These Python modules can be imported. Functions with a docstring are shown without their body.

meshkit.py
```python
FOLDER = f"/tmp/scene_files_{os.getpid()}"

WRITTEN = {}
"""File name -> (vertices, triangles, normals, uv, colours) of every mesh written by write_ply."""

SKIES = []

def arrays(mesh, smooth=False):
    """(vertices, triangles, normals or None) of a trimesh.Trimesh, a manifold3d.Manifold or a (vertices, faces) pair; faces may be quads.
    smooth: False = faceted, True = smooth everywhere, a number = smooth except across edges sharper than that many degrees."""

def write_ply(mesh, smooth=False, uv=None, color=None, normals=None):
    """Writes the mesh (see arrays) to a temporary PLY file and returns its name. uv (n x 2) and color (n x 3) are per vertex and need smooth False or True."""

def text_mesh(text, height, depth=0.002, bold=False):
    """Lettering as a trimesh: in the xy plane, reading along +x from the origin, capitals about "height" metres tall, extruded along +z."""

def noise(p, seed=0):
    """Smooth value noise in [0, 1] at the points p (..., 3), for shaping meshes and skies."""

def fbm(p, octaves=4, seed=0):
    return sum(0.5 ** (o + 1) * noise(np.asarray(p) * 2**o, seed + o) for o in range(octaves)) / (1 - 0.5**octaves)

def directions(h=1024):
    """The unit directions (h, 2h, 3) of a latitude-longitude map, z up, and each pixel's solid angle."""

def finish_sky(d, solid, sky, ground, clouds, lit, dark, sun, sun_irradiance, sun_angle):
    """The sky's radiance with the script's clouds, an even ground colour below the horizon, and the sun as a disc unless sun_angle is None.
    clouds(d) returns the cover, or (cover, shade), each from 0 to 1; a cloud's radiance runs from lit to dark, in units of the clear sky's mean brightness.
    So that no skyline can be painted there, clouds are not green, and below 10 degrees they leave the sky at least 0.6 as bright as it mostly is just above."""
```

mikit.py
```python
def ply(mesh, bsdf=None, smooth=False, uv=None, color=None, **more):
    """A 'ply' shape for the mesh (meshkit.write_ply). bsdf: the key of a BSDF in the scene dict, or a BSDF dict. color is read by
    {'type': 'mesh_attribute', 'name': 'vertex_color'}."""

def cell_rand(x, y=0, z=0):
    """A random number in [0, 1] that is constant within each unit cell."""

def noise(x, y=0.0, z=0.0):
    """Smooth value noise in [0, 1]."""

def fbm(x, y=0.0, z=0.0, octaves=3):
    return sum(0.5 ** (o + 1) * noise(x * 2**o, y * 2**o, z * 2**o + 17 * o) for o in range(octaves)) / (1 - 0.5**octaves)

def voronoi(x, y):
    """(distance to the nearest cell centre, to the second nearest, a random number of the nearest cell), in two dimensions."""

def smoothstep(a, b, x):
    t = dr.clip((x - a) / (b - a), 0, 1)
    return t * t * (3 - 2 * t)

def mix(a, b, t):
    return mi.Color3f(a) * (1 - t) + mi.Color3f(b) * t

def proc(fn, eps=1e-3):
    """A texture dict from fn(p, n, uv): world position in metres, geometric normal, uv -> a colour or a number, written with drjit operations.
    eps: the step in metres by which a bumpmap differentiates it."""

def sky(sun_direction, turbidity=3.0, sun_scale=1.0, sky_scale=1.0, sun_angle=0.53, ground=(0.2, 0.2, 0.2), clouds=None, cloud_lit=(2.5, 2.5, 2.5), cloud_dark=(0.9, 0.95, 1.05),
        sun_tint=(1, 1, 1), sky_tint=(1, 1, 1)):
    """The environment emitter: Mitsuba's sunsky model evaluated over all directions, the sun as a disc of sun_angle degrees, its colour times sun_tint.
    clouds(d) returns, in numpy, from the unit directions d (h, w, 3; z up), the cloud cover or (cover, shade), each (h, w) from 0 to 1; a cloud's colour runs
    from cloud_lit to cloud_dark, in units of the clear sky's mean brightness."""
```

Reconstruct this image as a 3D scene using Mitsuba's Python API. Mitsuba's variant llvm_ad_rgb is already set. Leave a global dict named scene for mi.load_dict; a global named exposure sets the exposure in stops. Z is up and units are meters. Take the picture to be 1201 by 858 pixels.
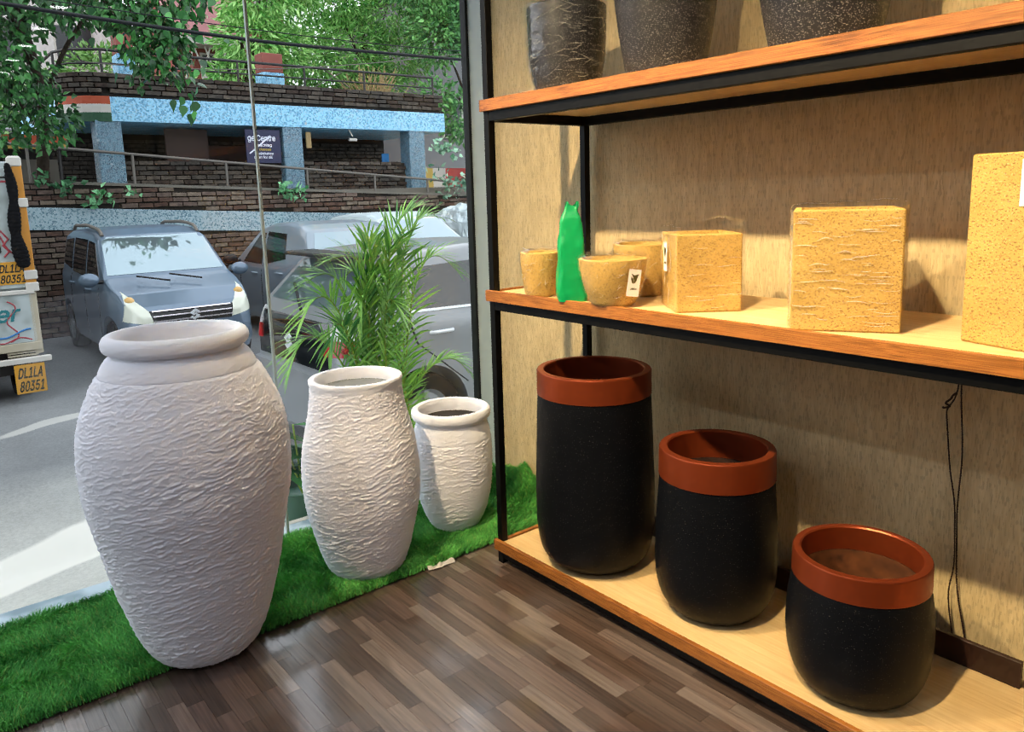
import math, random
import numpy as np, trimesh, manifold3d
import drjit as dr
import mitsuba as mi
import mikit, meshkit
from mikit import noise, fbm, voronoi, cell_rand, smoothstep, mix

T = mi.ScalarTransform4f
rng = np.random.default_rng(7)
random.seed(7)
scene, labels = {}, {}

# ---------------------------------------------------------------- camera, sky, exposure
F_PX, PITCH, ROLL, YAW = 893.28, math.radians(9.464), math.radians(-1.676), math.radians(39.225)
EYE = np.array([0.0, 0.0, 1.42])
fw = np.array([math.sin(YAW) * math.cos(PITCH), math.cos(YAW) * math.cos(PITCH), -math.sin(PITCH)])
rt = np.array([math.cos(YAW), -math.sin(YAW), 0.0])
up0 = np.cross(rt, fw)
up = -rt * math.sin(ROLL) + up0 * math.cos(ROLL)
scene['camera'] = {'type': 'perspective', 'fov': math.degrees(2 * math.atan(600.5 / F_PX)), 'fov_axis': 'x',
                   'principal_point_offset_y': (429.0 - 375.18) / 858.0, 'near_clip': 0.05, 'far_clip': 500.0,
                   'to_world': T().look_at(origin=EYE.tolist(), target=(EYE + fw).tolist(), up=up.tolist())}
exposure = 0.0


def cloud_cover(d):
    p = d / np.maximum(d[..., 2:3] + 0.25, 0.2)
    n = meshkit.noise(p * 1.3, 3) * 0.55 + meshkit.noise(p * 3.1, 4) * 0.3 + meshkit.noise(p * 6.7, 5) * 0.15
    return np.clip(0.78 + 0.5 * n, 0, 1), np.clip(1.3 * n - 0.25, 0, 1)


scene['sky'] = mikit.sky((-0.75, 0.25, 0.62), turbidity=4.0, sun_scale=0.0, sky_scale=14.0, clouds=cloud_cover,
                         cloud_lit=(1.75, 1.85, 1.95), cloud_dark=(1.05, 1.15, 1.25), ground=(0.2, 0.2, 0.19))
ROW_LIGHT, SPOT_LIGHT, CEIL_Z = 46.0, 34.0, 2.80
SPOTS = [(1.78, (2.02, 1.95, 0.9), 1.0), (0.78, (2.02, 0.72, 0.9), 1.0)]   # y on the ceiling, aim, strength

# ---------------------------------------------------------------- helpers


def lin(h):
    c = np.array([int(h[i:i + 2], 16) for i in (1, 3, 5)]) / 255.0
    return np.where(c < 0.04045, c / 12.92, ((c + 0.055) / 1.055) ** 2.4).tolist()


def rgb(c):
    return {'type': 'rgb', 'value': lin(c) if isinstance(c, str) else list(map(float, c))}


def principled(col, rough=0.5, spec=0.5, **k):
    base = col if isinstance(col, dict) else rgb(col)
    d = {'type': 'principled', 'base_color': base, 'roughness': rough, **k}
    return {**d, 'specular': spec} if spec is not None else d


def mat(name, d, two=True):
    scene['material_' + name] = {'type': 'twosided', 'bsdf': d} if two else d
    return 'material_' + name


def bump(d, fn, scale, eps=1e-3):
    return {'type': 'bumpmap', 'arbitrary': mikit.proc(fn, eps), 'scale': scale, 'bsdf': d}


def numbered(key):
    if key not in used:
        used.add(key)
        return key
    n = 1
    while f'{key}_{n:03d}' in used:
        n += 1
    used.add(f'{key}_{n:03d}')
    return f'{key}_{n:03d}'


used = set()


def thing(name, label, category=None, group=None, kind=None):
    key = numbered(name)
    labels[key] = {'label': label}
    if category:
        labels[key]['category'] = category
    if group:
        labels[key]['group'] = group
    if kind:
        labels[key]['kind'] = kind
    return key


def shape(key, mesh, m, smooth=False, **k):
    scene[key] = mikit.ply(mesh, m, smooth=smooth, **k)
    return key


def part(parent, name, mesh, m, smooth=False, label=None, kind=None, **k):
    key = numbered(parent + '__' + name)
    if isinstance(mesh, dict):
        scene[key] = {**mesh, **k}
    else:
        scene[key] = mikit.ply(mesh, m, smooth=smooth, **k)
    if label or kind:
        labels[key] = {**({'label': label} if label else {}), **({'kind': kind} if kind else {})}
    return key


cat = trimesh.util.concatenate


def tm(v, f):
    f = np.asarray(f)
    if f.shape[1] == 4:
        f = np.vstack([f[:, [0, 1, 2]], f[:, [0, 2, 3]]])
    return trimesh.Trimesh(np.asarray(v, float), f, process=False)


def box(x0, x1, y0, y1, z0, z1, c=0.0):
    lo, hi = np.minimum([x0, y0, z0], [x1, y1, z1]), np.maximum([x0, y0, z0], [x1, y1, z1])
    if c <= 0:
        m = trimesh.creation.box(hi - lo)
        m.apply_translation((lo + hi) / 2)
        return m
    pts = []
    for sx in (0, 1):
        for sy in (0, 1):
            for sz in (0, 1):
                p = np.where([sx, sy, sz], hi, lo)
                s = np.where([sx, sy, sz], -1, 1)
                for a in range(3):
                    q = p + c * s
                    q[a] = p[a]
                    pts.append(q)
    return trimesh.convex.convex_hull(np.array(pts))


UNIT = mikit.ply(box(-.5, .5, -.5, .5, -.5, .5, 0.03), None)


def unit_box(cx, cy, cz, sx, sy, sz, m, rot=(0, 0, 0)):
    t = T().translate([cx, cy, cz])
    for a, ax in zip(rot, ([1, 0, 0], [0, 1, 0], [0, 0, 1])):
        if a:
            t = t.rotate(ax, a)
    return {**UNIT, 'bsdf': {'type': 'ref', 'id': m}, 'to_world': t.scale([sx, sy, sz])}


def tube(pts, r, n=8, closed=False):
    P = np.asarray(pts, float)
    R = np.broadcast_to(np.asarray(r, float), len(P))
    tan = np.gradient(P, axis=0)
    tan /= np.linalg.norm(tan, axis=1, keepdims=True) + 1e-12
    ref = np.array([0, 0, 1.0]) if abs(tan[0][2]) < 0.9 else np.array([1.0, 0, 0])
    a = np.cross(tan[0], ref)
    V = []
    for i in range(len(P)):
        a = a - tan[i] * (a @ tan[i])
        a /= np.linalg.norm(a)
        b = np.cross(tan[i], a)
        th = np.arange(n) * 2 * np.pi / n
        V.append(P[i] + R[i] * (np.cos(th)[:, None] * a + np.sin(th)[:, None] * b))
    V = np.vstack(V)
    F = []
    for i in range(len(P) - 1):
        for j in range(n):
            k = (j + 1) % n
            F.append([i * n + j, i * n + k, (i + 1) * n + k, (i + 1) * n + j])
    m = tm(V, F)
    caps = tm(np.vstack([V[:n], [P[0]], V[-n:], [P[-1]]]),
              [[n, (j + 1) % n, j] for j in range(n)] + [[2 * n + 1, n + 1 + j, n + 1 + (j + 1) % n] for j in range(n)])
    return cat([m, caps])


def spline(P, n):
    from scipy.interpolate import CubicSpline
    P = np.asarray(P, float)
    s = np.r_[0, np.cumsum(np.linalg.norm(np.diff(P, axis=0), axis=1))]
    return CubicSpline(s, P)(np.linspace(0, s[-1], n))


def lathe(profile, n=96, rows=None, disp=None):
    """profile: (r, z) along the outline from the axis to the axis; disp(points, normals) -> offset along the normal."""
    P = np.asarray(profile, float)
    if rows:
        s = np.r_[0, np.cumsum(np.linalg.norm(np.diff(P, axis=0), axis=1))]
        t = np.unique(np.r_[np.linspace(0, s[-1], rows), s])
        P = np.stack([np.interp(t, s, P[:, 0]), np.interp(t, s, P[:, 1])], 1)
    th = np.arange(n) * 2 * np.pi / n
    V = np.stack([P[:, 0][:, None] * np.cos(th), P[:, 0][:, None] * np.sin(th), np.repeat(P[:, 1][:, None], n, 1)], -1)
    i, j = np.meshgrid(np.arange(len(P) - 1), np.arange(n), indexing='ij')
    k = (j + 1) % n
    F = np.stack([i * n + j, i * n + k, (i + 1) * n + k, (i + 1) * n + j], -1).reshape(-1, 4)
    V = V.reshape(-1, 3)
    if disp is not None:
        d = np.gradient(P, axis=0)
        nr = np.stack([d[:, 1], -d[:, 0]], 1)
        nr /= np.linalg.norm(nr, axis=1, keepdims=True) + 1e-12
        N = np.stack([nr[:, 0][:, None] * np.cos(th), nr[:, 0][:, None] * np.sin(th), np.repeat(nr[:, 1][:, None], n, 1)], -1).reshape(-1, 3)
        V = V + N * disp(V)[:, None]
    return tm(V, F)


def smooth_profile(pts, n=60):
    """A smooth curve through (r, z) points."""
    from scipy.interpolate import PchipInterpolator
    P = np.asarray(pts, float)
    s = np.r_[0, np.cumsum(np.linalg.norm(np.diff(P, axis=0), axis=1))]
    t = np.linspace(0, s[-1], n)
    return np.stack([PchipInterpolator(s, P[:, 0])(t), PchipInterpolator(s, P[:, 1])(t)], 1)


def moved(m, x=0, y=0, z=0, rz=0, rx=0, ry=0, s=None):
    m = m.copy()
    if s is not None:
        m.apply_scale(s)
    for a, ax in ((rx, [1, 0, 0]), (ry, [0, 1, 0]), (rz, [0, 0, 1])):
        if a:
            m.apply_transform(trimesh.transformations.rotation_matrix(math.radians(a), ax))
    m.apply_translation([x, y, z])
    return m


def text(t, h, depth=0.002, bold=True):
    return meshkit.text_mesh(t, h, depth, bold)


def prism(poly, depth):
    from shapely.geometry import Polygon
    return trimesh.creation.extrude_polygon(Polygon(poly), depth, engine='earcut')


def facing(m, x, y, z, rz=0):
    """A mesh drawn in the xy plane (reading along +x) stood up to face -y."""
    m = moved(m, rx=90)
    return moved(m, x, y, z, rz=rz)


# ---------------------------------------------------------------- materials
def wallpaper(p, n, uv):
    h = p.y + p.x
    streak = fbm(h * 240, p.z * 34, 1.0, 2)
    broad = fbm(h * 60, p.z * 12, 5.0, 2)
    fleck = smoothstep(0.6, 0.85, noise(h * 330, p.z * 70, 9.0))
    return mix(lin('#a08b62'), lin('#c9b68e'), dr.clip(0.1 + 0.5 * streak + 0.4 * broad, 0, 1)) * (1 - 0.2 * fleck)


mat('wallpaper', bump(principled(mikit.proc(wallpaper), 0.65, 0.25),
                      lambda p, n, uv: fbm((p.y + p.x) * 240, p.z * 36, 1.0, 2), 0.0006))
mat('white_paint', principled('#d8d6d0', 0.7, 0.3))
mat('shop_wall', principled('#8d8a85', 0.7, 0.3))
mat('ceiling', principled('#e6e4df', 0.8, 0.2))
mat('black_steel', principled('#050505', 0.45, 0.15))


def wood_edge(p, n, uv):
    g = fbm(p.x * 9 + 2 * noise(p.y * 3), p.y * 2.2, p.z * 95, 3)
    ring = 0.5 + 0.5 * dr.sin(40 * g + 30 * p.z + 3 * noise(p.y * 4, p.z * 30))
    fine = noise(p.y * 12, p.z * 700, p.x * 500)
    knot = smoothstep(0.72, 0.9, noise(p.y * 4.5, p.z * 30, 3.0))
    return mix(lin('#a0642c'), lin('#643712'), dr.clip(0.55 * ring + 0.35 * fine + 0.4 * knot - 0.1, 0, 1))


mat('wood_edge', principled(mikit.proc(wood_edge), 0.4, 0.4))


def pale_oak(p, n, uv):
    g = noise(p.x * 160, p.y * 9, 2.0) * 0.6 + noise(p.x * 420, p.y * 22, 5.0) * 0.4
    b = fbm(p.x * 22, p.y * 2.5, 8.0, 2)
    return mix(lin('#d9bd8c'), lin('#bf9c66'), dr.clip(0.7 * g + 0.5 * b - 0.1, 0, 1))


mat('pale_oak', principled(mikit.proc(pale_oak), 0.45, 0.35))

PLANKS = ['#5a4a43', '#483a32', '#66574f', '#41342d', '#6e625b', '#50423a']


def plank_tex(tone, k):
    def fn(p, n, uv):
        s = 37.0 * k
        g = noise(p.x * 190 + s, p.y * 7, s) * 0.5 + noise(p.x * 520, p.y * 14 + s, s) * 0.3 + fbm(p.x * 40 + 2 * noise(p.y * 5, s), p.y * 3, s, 2) * 0.5
        return mix([1.18 * c for c in lin(tone)], [0.62 * c for c in lin(tone)], dr.clip(g * 1.5 - 0.45, 0, 1))
    return fn


FLOOR_ROUGH = mikit.proc(lambda p, n, uv: 0.2 + 0.25 * smoothstep(0.4, 0.7, fbm(p.x * 6, p.y * 6, 4.0, 3)))
for k, tone in enumerate(PLANKS):
    mat(f'plank_{k}', principled(mikit.proc(plank_tex(tone, k)), FLOOR_ROUGH, None, eta=1.95))
mat('plank_gap', principled('#2b211b', 0.7))
mat('stucco', principled('#e0e2ea', 0.75, 0.25))
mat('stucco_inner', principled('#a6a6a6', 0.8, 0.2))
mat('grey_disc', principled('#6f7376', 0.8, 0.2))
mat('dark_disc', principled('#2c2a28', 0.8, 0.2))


def speckle_black(p, n, uv):
    c = noise(p.x * 420, p.y * 420, p.z * 420)
    return mix((0.003, 0.0035, 0.005), (0.09, 0.085, 0.07), smoothstep(0.84, 0.95, c))


mat('black_glaze', bump(principled(mikit.proc(speckle_black), 0.36, 0.10),
                        lambda p, n, uv: noise(p.x * 330, p.y * 330, p.z * 330) + 0.5 * noise(p.x * 700, p.y * 700, p.z * 700), 0.0007, 4e-4))


def speckle_grey(p, n, uv):
    c = noise(p.x * 460, p.y * 460, p.z * 460)
    return mix((0.009, 0.008, 0.010), (0.36, 0.33, 0.3), smoothstep(0.68, 0.84, c))


mat('speckled', principled(mikit.proc(speckle_grey), 0.42, 0.3))
mat('copper', principled('#8e3d1f', 0.34, 0.5, metallic=0.7))
mat('copper_inner', principled('#5e2a18', 0.5, 0.4, metallic=0.3))
mat('dark_inner', principled('#2a1710', 0.7, 0.3))


def clay_floor(p, n, uv):
    return mix(lin('#6a3d20'), lin('#2e1a10'), fbm(p.x * 40, p.y * 40, p.z * 40, 3))


mat('inner_soil', principled(mikit.proc(clay_floor), 0.8, 0.2))


def sandstone(p, n, uv):
    a = noise(p.x * 300, p.y * 300, p.z * 300)
    b = noise(p.x * 620 + 3, p.y * 620, p.z * 620)
    c = fbm(p.x * 14, p.y * 14, p.z * 14, 2)
    base = mix(lin('#c2a05a'), lin('#a98540'), c)
    return mix(base, lin('#5f3f1a'), 0.7 * smoothstep(0.55, 0.74, 0.55 * a + 0.45 * b)) + mi.Color3f(0.10) * smoothstep(0.7, 0.9, noise(p.x * 340 + 7, p.y * 340, p.z * 340))


mat('sandstone', principled(mikit.proc(sandstone), 0.65, 0.3))
scene['material_film'] = {'type': 'thindielectric', 'int_ior': 1.35}
mat('film_crease', principled('#d8d2c4', 0.2, 0.8))
mat('green_plastic', principled('#08854a', 0.3, 0.5))
mat('tag_white', principled('#e4dcd4', 0.6, 0.3))
mat('tag_ink', principled('#4a4320', 0.6, 0.3))
mat('tag_red', principled('#8c2f22', 0.6, 0.3))
mat('tag_green', principled('#2e6b35', 0.6, 0.3))
mat('dark_brown', principled('#2a1712', 0.45, 0.4))
mat('cord', principled('#2a1c15', 0.5, 0.4))
mat('string', principled('#b9a88c', 0.7, 0.2))
mat('scrap', principled('#c9c4bd', 0.5, 0.4))
mat('vertex', principled({'type': 'mesh_attribute', 'name': 'vertex_color'}, 0.6, 0.2))
mat('turf_mat', principled('#12300f', 0.9, 0.1))
mat('leaf', principled({'type': 'mesh_attribute', 'name': 'vertex_color'}, 0.4, 0.4))
mat('glass', {'type': 'thindielectric', 'int_ior': 1.38}, two=False)
mat('joint', principled('#8f9a96', 0.35, 0.5))
mat('window_frame', principled('#929d9d', 0.5, 0.4))
mat('gasket', principled('#14181a', 0.6, 0.3))
mat('marble', principled(mikit.proc(lambda p, n, uv: mix(lin('#a3b4bd'), lin('#73858f'), smoothstep(0.45, 0.7, fbm(p.x * 9, p.y * 9, p.z * 9, 3)))), 0.3, 0.5))


def street_tex(p, n, uv):
    grain = noise(p.x * 70, p.y * 70) * 0.5 + noise(p.x * 210, p.y * 210) * 0.5
    broad = fbm(p.x * 1.3, p.y * 1.3, 3.0, 3)
    concrete = mix(lin('#b9bab4'), lin('#8f908a'), dr.clip(0.6 * grain + 0.7 * broad - 0.2, 0, 1))
    asphalt = mix(lin('#7b7e7f'), lin('#55585a'), dr.clip(0.6 * grain + 0.7 * broad - 0.2, 0, 1))
    w = 0.5 * (fbm(p.x * 2.1, p.y * 2.1, 6.0, 2) - 0.5)
    road = smoothstep(4.6, 6.6, p.y + 1.6 * w)
    # two pale patches: a broad one by the step and a thin one by the truck
    d1 = dr.square((p.x - 0.42) / 0.6) + dr.square((p.y - 4.62 - 0.75 * (p.x - 0.42) + 0.5 * w) / 0.36)
    d2 = dr.square((p.x - 0.95) / 0.45) + dr.square((p.y - 7.75 - 0.35 * (p.x - 0.9) + 0.4 * w) / 0.12)
    pale_patch = dr.maximum(1 - smoothstep(0.75, 1.15, d1), 0.4 * (1 - smoothstep(0.6, 1.2, d2)))
    return mix(mix(concrete, asphalt, road), lin('#c9c8c0'), pale_patch)


mat('street', bump(principled(mikit.proc(street_tex), 0.75, 0.3), lambda p, n, uv: noise(p.x * 90, p.y * 90), 0.004))


def mosaic(light, dark, sc):
    def fn(p, n, uv):
        u, v = (p.x + p.y) * sc, p.z * sc
        a, b, c = voronoi(u, v)
        t = mix(lin(light), lin(dark), smoothstep(0.3, 0.95, c))
        return mix(lin('#a9b8bd'), t, smoothstep(0.02, 0.12, b - a))
    return fn


mat('mosaic_blue', principled(mikit.proc(mosaic('#8fd2f2', '#4a97c4', 40.0)), 0.3, 0.5))
mat('mosaic_pillar', principled(mikit.proc(mosaic('#557f95', '#274f67', 40.0)), 0.35, 0.5))
mat('mosaic_band', principled(mikit.proc(mosaic('#8fa9b2', '#4d7282', 42.0)), 0.35, 0.5))


def brick_tex(a, b, k):
    return lambda p, n, uv: mix(lin(a), lin(b), dr.clip(fbm(p.x * 17 + k, p.z * 23, p.y * 9, 3) * 1.4 - 0.2, 0, 1))


BR = [('#74635a', '#443a35'), ('#85786a', '#51463d'), ('#654d42', '#382d29')]
for k, (a, b) in enumerate(BR):
    mat(f'brick_{k}', principled(mikit.proc(brick_tex(a, b, 3.0 * k)), 0.85, 0.2))
DB = [('#57524c', '#2b2826'), ('#6a6158', '#35302c'), ('#4c4039', '#241f1d')]
for k, (a, b) in enumerate(DB):
    mat(f'dark_brick_{k}', principled(mikit.proc(brick_tex(a, b, 5.0 * k + 1)), 0.85, 0.2))
mat('mortar', principled('#2a2724', 0.9, 0.1))
mat('concrete', principled('#6e6a62', 0.85, 0.2))
mat('soot', principled('#2b2a29', 0.85, 0.2))
mat('rail_grey', principled('#6f6a64', 0.5, 0.4, metallic=0.3))
mat('rail_dark', principled('#2c2b2b', 0.5, 0.4))
mat('saffron', principled('#a8492b', 0.6))
mat('flag_white', principled('#bdbab2', 0.6))
mat('flag_green', principled('#234c33', 0.6))
mat('red_brown', principled('#8a4a40', 0.7))
mat('pink_wall', principled('#c88a8f', 0.8))
mat('pale_wall', principled('#cfccc8', 0.8))
mat('grey_wall', principled('#7c7d80', 0.8))
mat('window_dark', principled('#20262a', 0.15, 0.5))
mat('timber_dark', principled('#3a2218', 0.6))
mat('navy', principled('#1d2145', 0.5))
mat('sign_white', principled('#d8dbe8', 0.6))
mat('sign_yellow', principled('#b59a4a', 0.6))
mat('blue_cloth', principled('#3f86c4', 0.7))
mat('red_paint', principled('#b8433f', 0.6))
mat('cable', principled('#10161a', 0.5, 0.3))
mat('bark', principled(mikit.proc(lambda p, n, uv: mix(lin('#4a4036'), lin('#2a241f'), fbm(p.x * 30, p.y * 30, p.z * 8, 3))), 0.9, 0.1))
mat('straw', principled('#a08a64', 0.9, 0.1))
# cars
mat('car_blue_grey', principled('#66788a', 0.22, 0.5, metallic=0.35, clearcoat=0.8, clearcoat_gloss=0.9))
mat('car_silver', principled('#8d9aa4', 0.25, 0.5, metallic=0.4, clearcoat=0.8, clearcoat_gloss=0.9))
mat('car_grey', principled('#878b8e', 0.22, 0.5, metallic=0.35, clearcoat=0.9, clearcoat_gloss=0.95))
mat('car_white', principled('#b9c6c8', 0.25, 0.5, clearcoat=0.7))
mat('car_glass', principled('#93a6ae', 0.02, 1.0, metallic=0.75, clearcoat=1.0, clearcoat_gloss=1.0))
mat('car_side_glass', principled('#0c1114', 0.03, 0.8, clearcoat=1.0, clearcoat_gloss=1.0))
mat('badge', principled('#d8dde0', 0.3, 0.5, metallic=0.3))
mat('black_plastic', principled('#101214', 0.45, 0.4))
mat('lamp_lens', principled('#c9cdbd', 0.12, 0.6, clearcoat=1.0))
mat('lamp_amber', principled('#c9a05a', 0.2, 0.6))
mat('tail_red', principled('#a0151b', 0.15, 0.6, clearcoat=1.0))
mat('tail_clear', principled('#c9c9c9', 0.2, 0.6))
mat('chrome', {'type': 'roughconductor', 'material': 'Cr', 'alpha': 0.12})
mat('rubber', principled('#141414', 0.8, 0.2))
mat('alloy', principled('#8c9093', 0.35, 0.5, metallic=0.6))
mat('tarp', principled('#b9c4c6', 0.3, 0.6, metallic=0.3))
# truck
mat('truck_white', principled(mikit.proc(lambda p, n, uv: mix(lin('#a9b3b3'), lin('#7f8782'), smoothstep(0.45, 0.75, fbm(p.x * 5, p.z * 5, p.y * 2, 3)))), 0.5, 0.4))
mat('truck_yellow', principled('#b87d2a', 0.55))
mat('plate_yellow', principled('#c08a26', 0.5))
mat('ink_black', principled('#121212', 0.6))
mat('teal_ink', principled('#1f6a70', 0.6))
mat('blue_ink', principled('#2f6fa8', 0.6))
mat('red_ink', principled('#a03a42', 0.6))
mat('tassel', principled('#0c0d10', 0.9, 0.1))
mat('terracotta', principled('#3f5f52', 0.4))
mat('weathered_board', principled('#a79f8a', 0.8))
mat('soil', principled('#2b2018', 0.95, 0.1))

# ================================================================ THE SHOP: SETTING
WALL_X, GLASS_Y, TURF_Y, LEFT_X, BACK_Y = 2.24, 2.975, 2.34, -3.2, -4.2


def struct(name, mesh, m, label, smooth=False):
    key = thing(name, label, kind='structure')
    shape(key, mesh, m, smooth)
    return key


struct('wall_right', box(WALL_X, WALL_X + 0.15, BACK_Y, 3.0, -0.6, CEIL_Z + 0.1), 'material_wallpaper', 'taupe textured wallpaper wall behind the display shelf')
struct('wall_left', box(LEFT_X - 0.15, LEFT_X, BACK_Y, 3.0, -0.6, CEIL_Z + 0.1), 'material_shop_wall', 'plain grey side wall of the shop')
struct('wall_back', box(LEFT_X, WALL_X, BACK_Y - 0.15, BACK_Y, -0.6, CEIL_Z + 0.1), 'material_shop_wall', 'plain grey rear wall of the shop')
struct('ceiling', box(LEFT_X - 0.15, WALL_X + 0.15, BACK_Y - 0.15, 3.12, CEIL_Z, CEIL_Z + 0.15), 'material_ceiling', 'flat white shop ceiling with round recessed lamps')
FLOOR = struct('floor', box(LEFT_X, WALL_X, BACK_Y, 2.99, -0.2, -0.013), 'material_plank_gap', 'glossy brown parquet laminate floor laid in narrow strips')
UNIT0 = mikit.ply(box(-.5, .5, -.5, .5, -.5, .5), None)
W_STRIP = 0.047
rest, rest_col = [], []
for i in range(int(math.ceil((WALL_X - LEFT_X) / W_STRIP))):
    x0 = WALL_X - (i + 1) * W_STRIP
    xc = x0 + W_STRIP / 2
    if x0 < LEFT_X:
        continue
    y = -4.19 + rng.uniform(0, 0.3)
    prev = -1
    while y < 2.6:
        ln = rng.choice([0.2, 0.3, 0.4, 0.5])
        k = int(rng.choice([j for j in range(6) if j != prev], p=None))
        prev = k
        y1 = min(y + ln, 2.6)
        near = -0.02 < xc < 1.74 and 0.72 < y1 and y < 2.36
        if y1 - y > 0.02:
            if near:
                part(FLOOR, 'plank', {**UNIT0, 'bsdf': {'type': 'ref', 'id': f'material_plank_{k}'},
                                      'to_world': T().translate([xc, (y + y1) / 2, -0.0065]).scale([W_STRIP - 0.0008, y1 - y - 0.0008, 0.013])}, None)
            else:
                b = box(xc - W_STRIP / 2 + 0.0004, xc + W_STRIP / 2 - 0.0004, y + 0.0004, y1 - 0.0004, -0.013, 0)
                rest.append(b)
                rest_col.append(np.tile(lin(PLANKS[k]), (len(b.vertices), 1)))
        y = y1
mat('plank_far', principled({'type': 'mesh_attribute', 'name': 'vertex_color'}, 0.3, 0.5))
part(FLOOR, 'plank_field', cat(rest), 'material_plank_far', kind='stuff', color=np.vstack(rest_col))

# window: panes, joints, frame, sill
WIN = thing('window_1', 'full height shop window of frameless glass panes', kind='structure')
JOINTS = [LEFT_X + 0.02, -1.75, -0.29, 1.168, 2.198]
for a, b in zip(JOINTS[:-1], JOINTS[1:]):
    part(WIN, 'pane', tm([[a + .003, GLASS_Y, 0.0], [b - .003, GLASS_Y, 0.0], [b - .003, GLASS_Y, CEIL_Z], [a + .003, GLASS_Y, CEIL_Z]], [[0, 1, 2, 3]]), 'material_glass')
for x in JOINTS[1:-1]:
    part(WIN, 'glass_joint', box(x - .0045, x + .0045, GLASS_Y - .008, GLASS_Y + .008, -0.012, CEIL_Z), 'material_joint', label='pale silicone joint between two panes')
part(WIN, 'gasket', box(2.186, 2.2, GLASS_Y - .02, GLASS_Y + .02, -0.01, CEIL_Z), 'material_gasket')
part(WIN, 'frame', box(2.2, WALL_X, 2.84, 3.0, -0.01, CEIL_Z, 0.003), 'material_window_frame', label='grey upright frame by the wall')
struct('trim_1', box(LEFT_X, WALL_X, 2.99, 3.13, -0.14, -0.008, 0.006), 'material_marble', 'pale grey marble sill strip outside the glass')
struct('trim_2', box(LEFT_X - .15, WALL_X + .15, 3.0, 3.12, CEIL_Z + .16, 4.2), 'material_soot', 'shop front wall above the window')

# artificial turf
RIDGE_A, RIDGE_B = np.array([1.86, 2.40]), np.array([2.24, 2.66])


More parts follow.
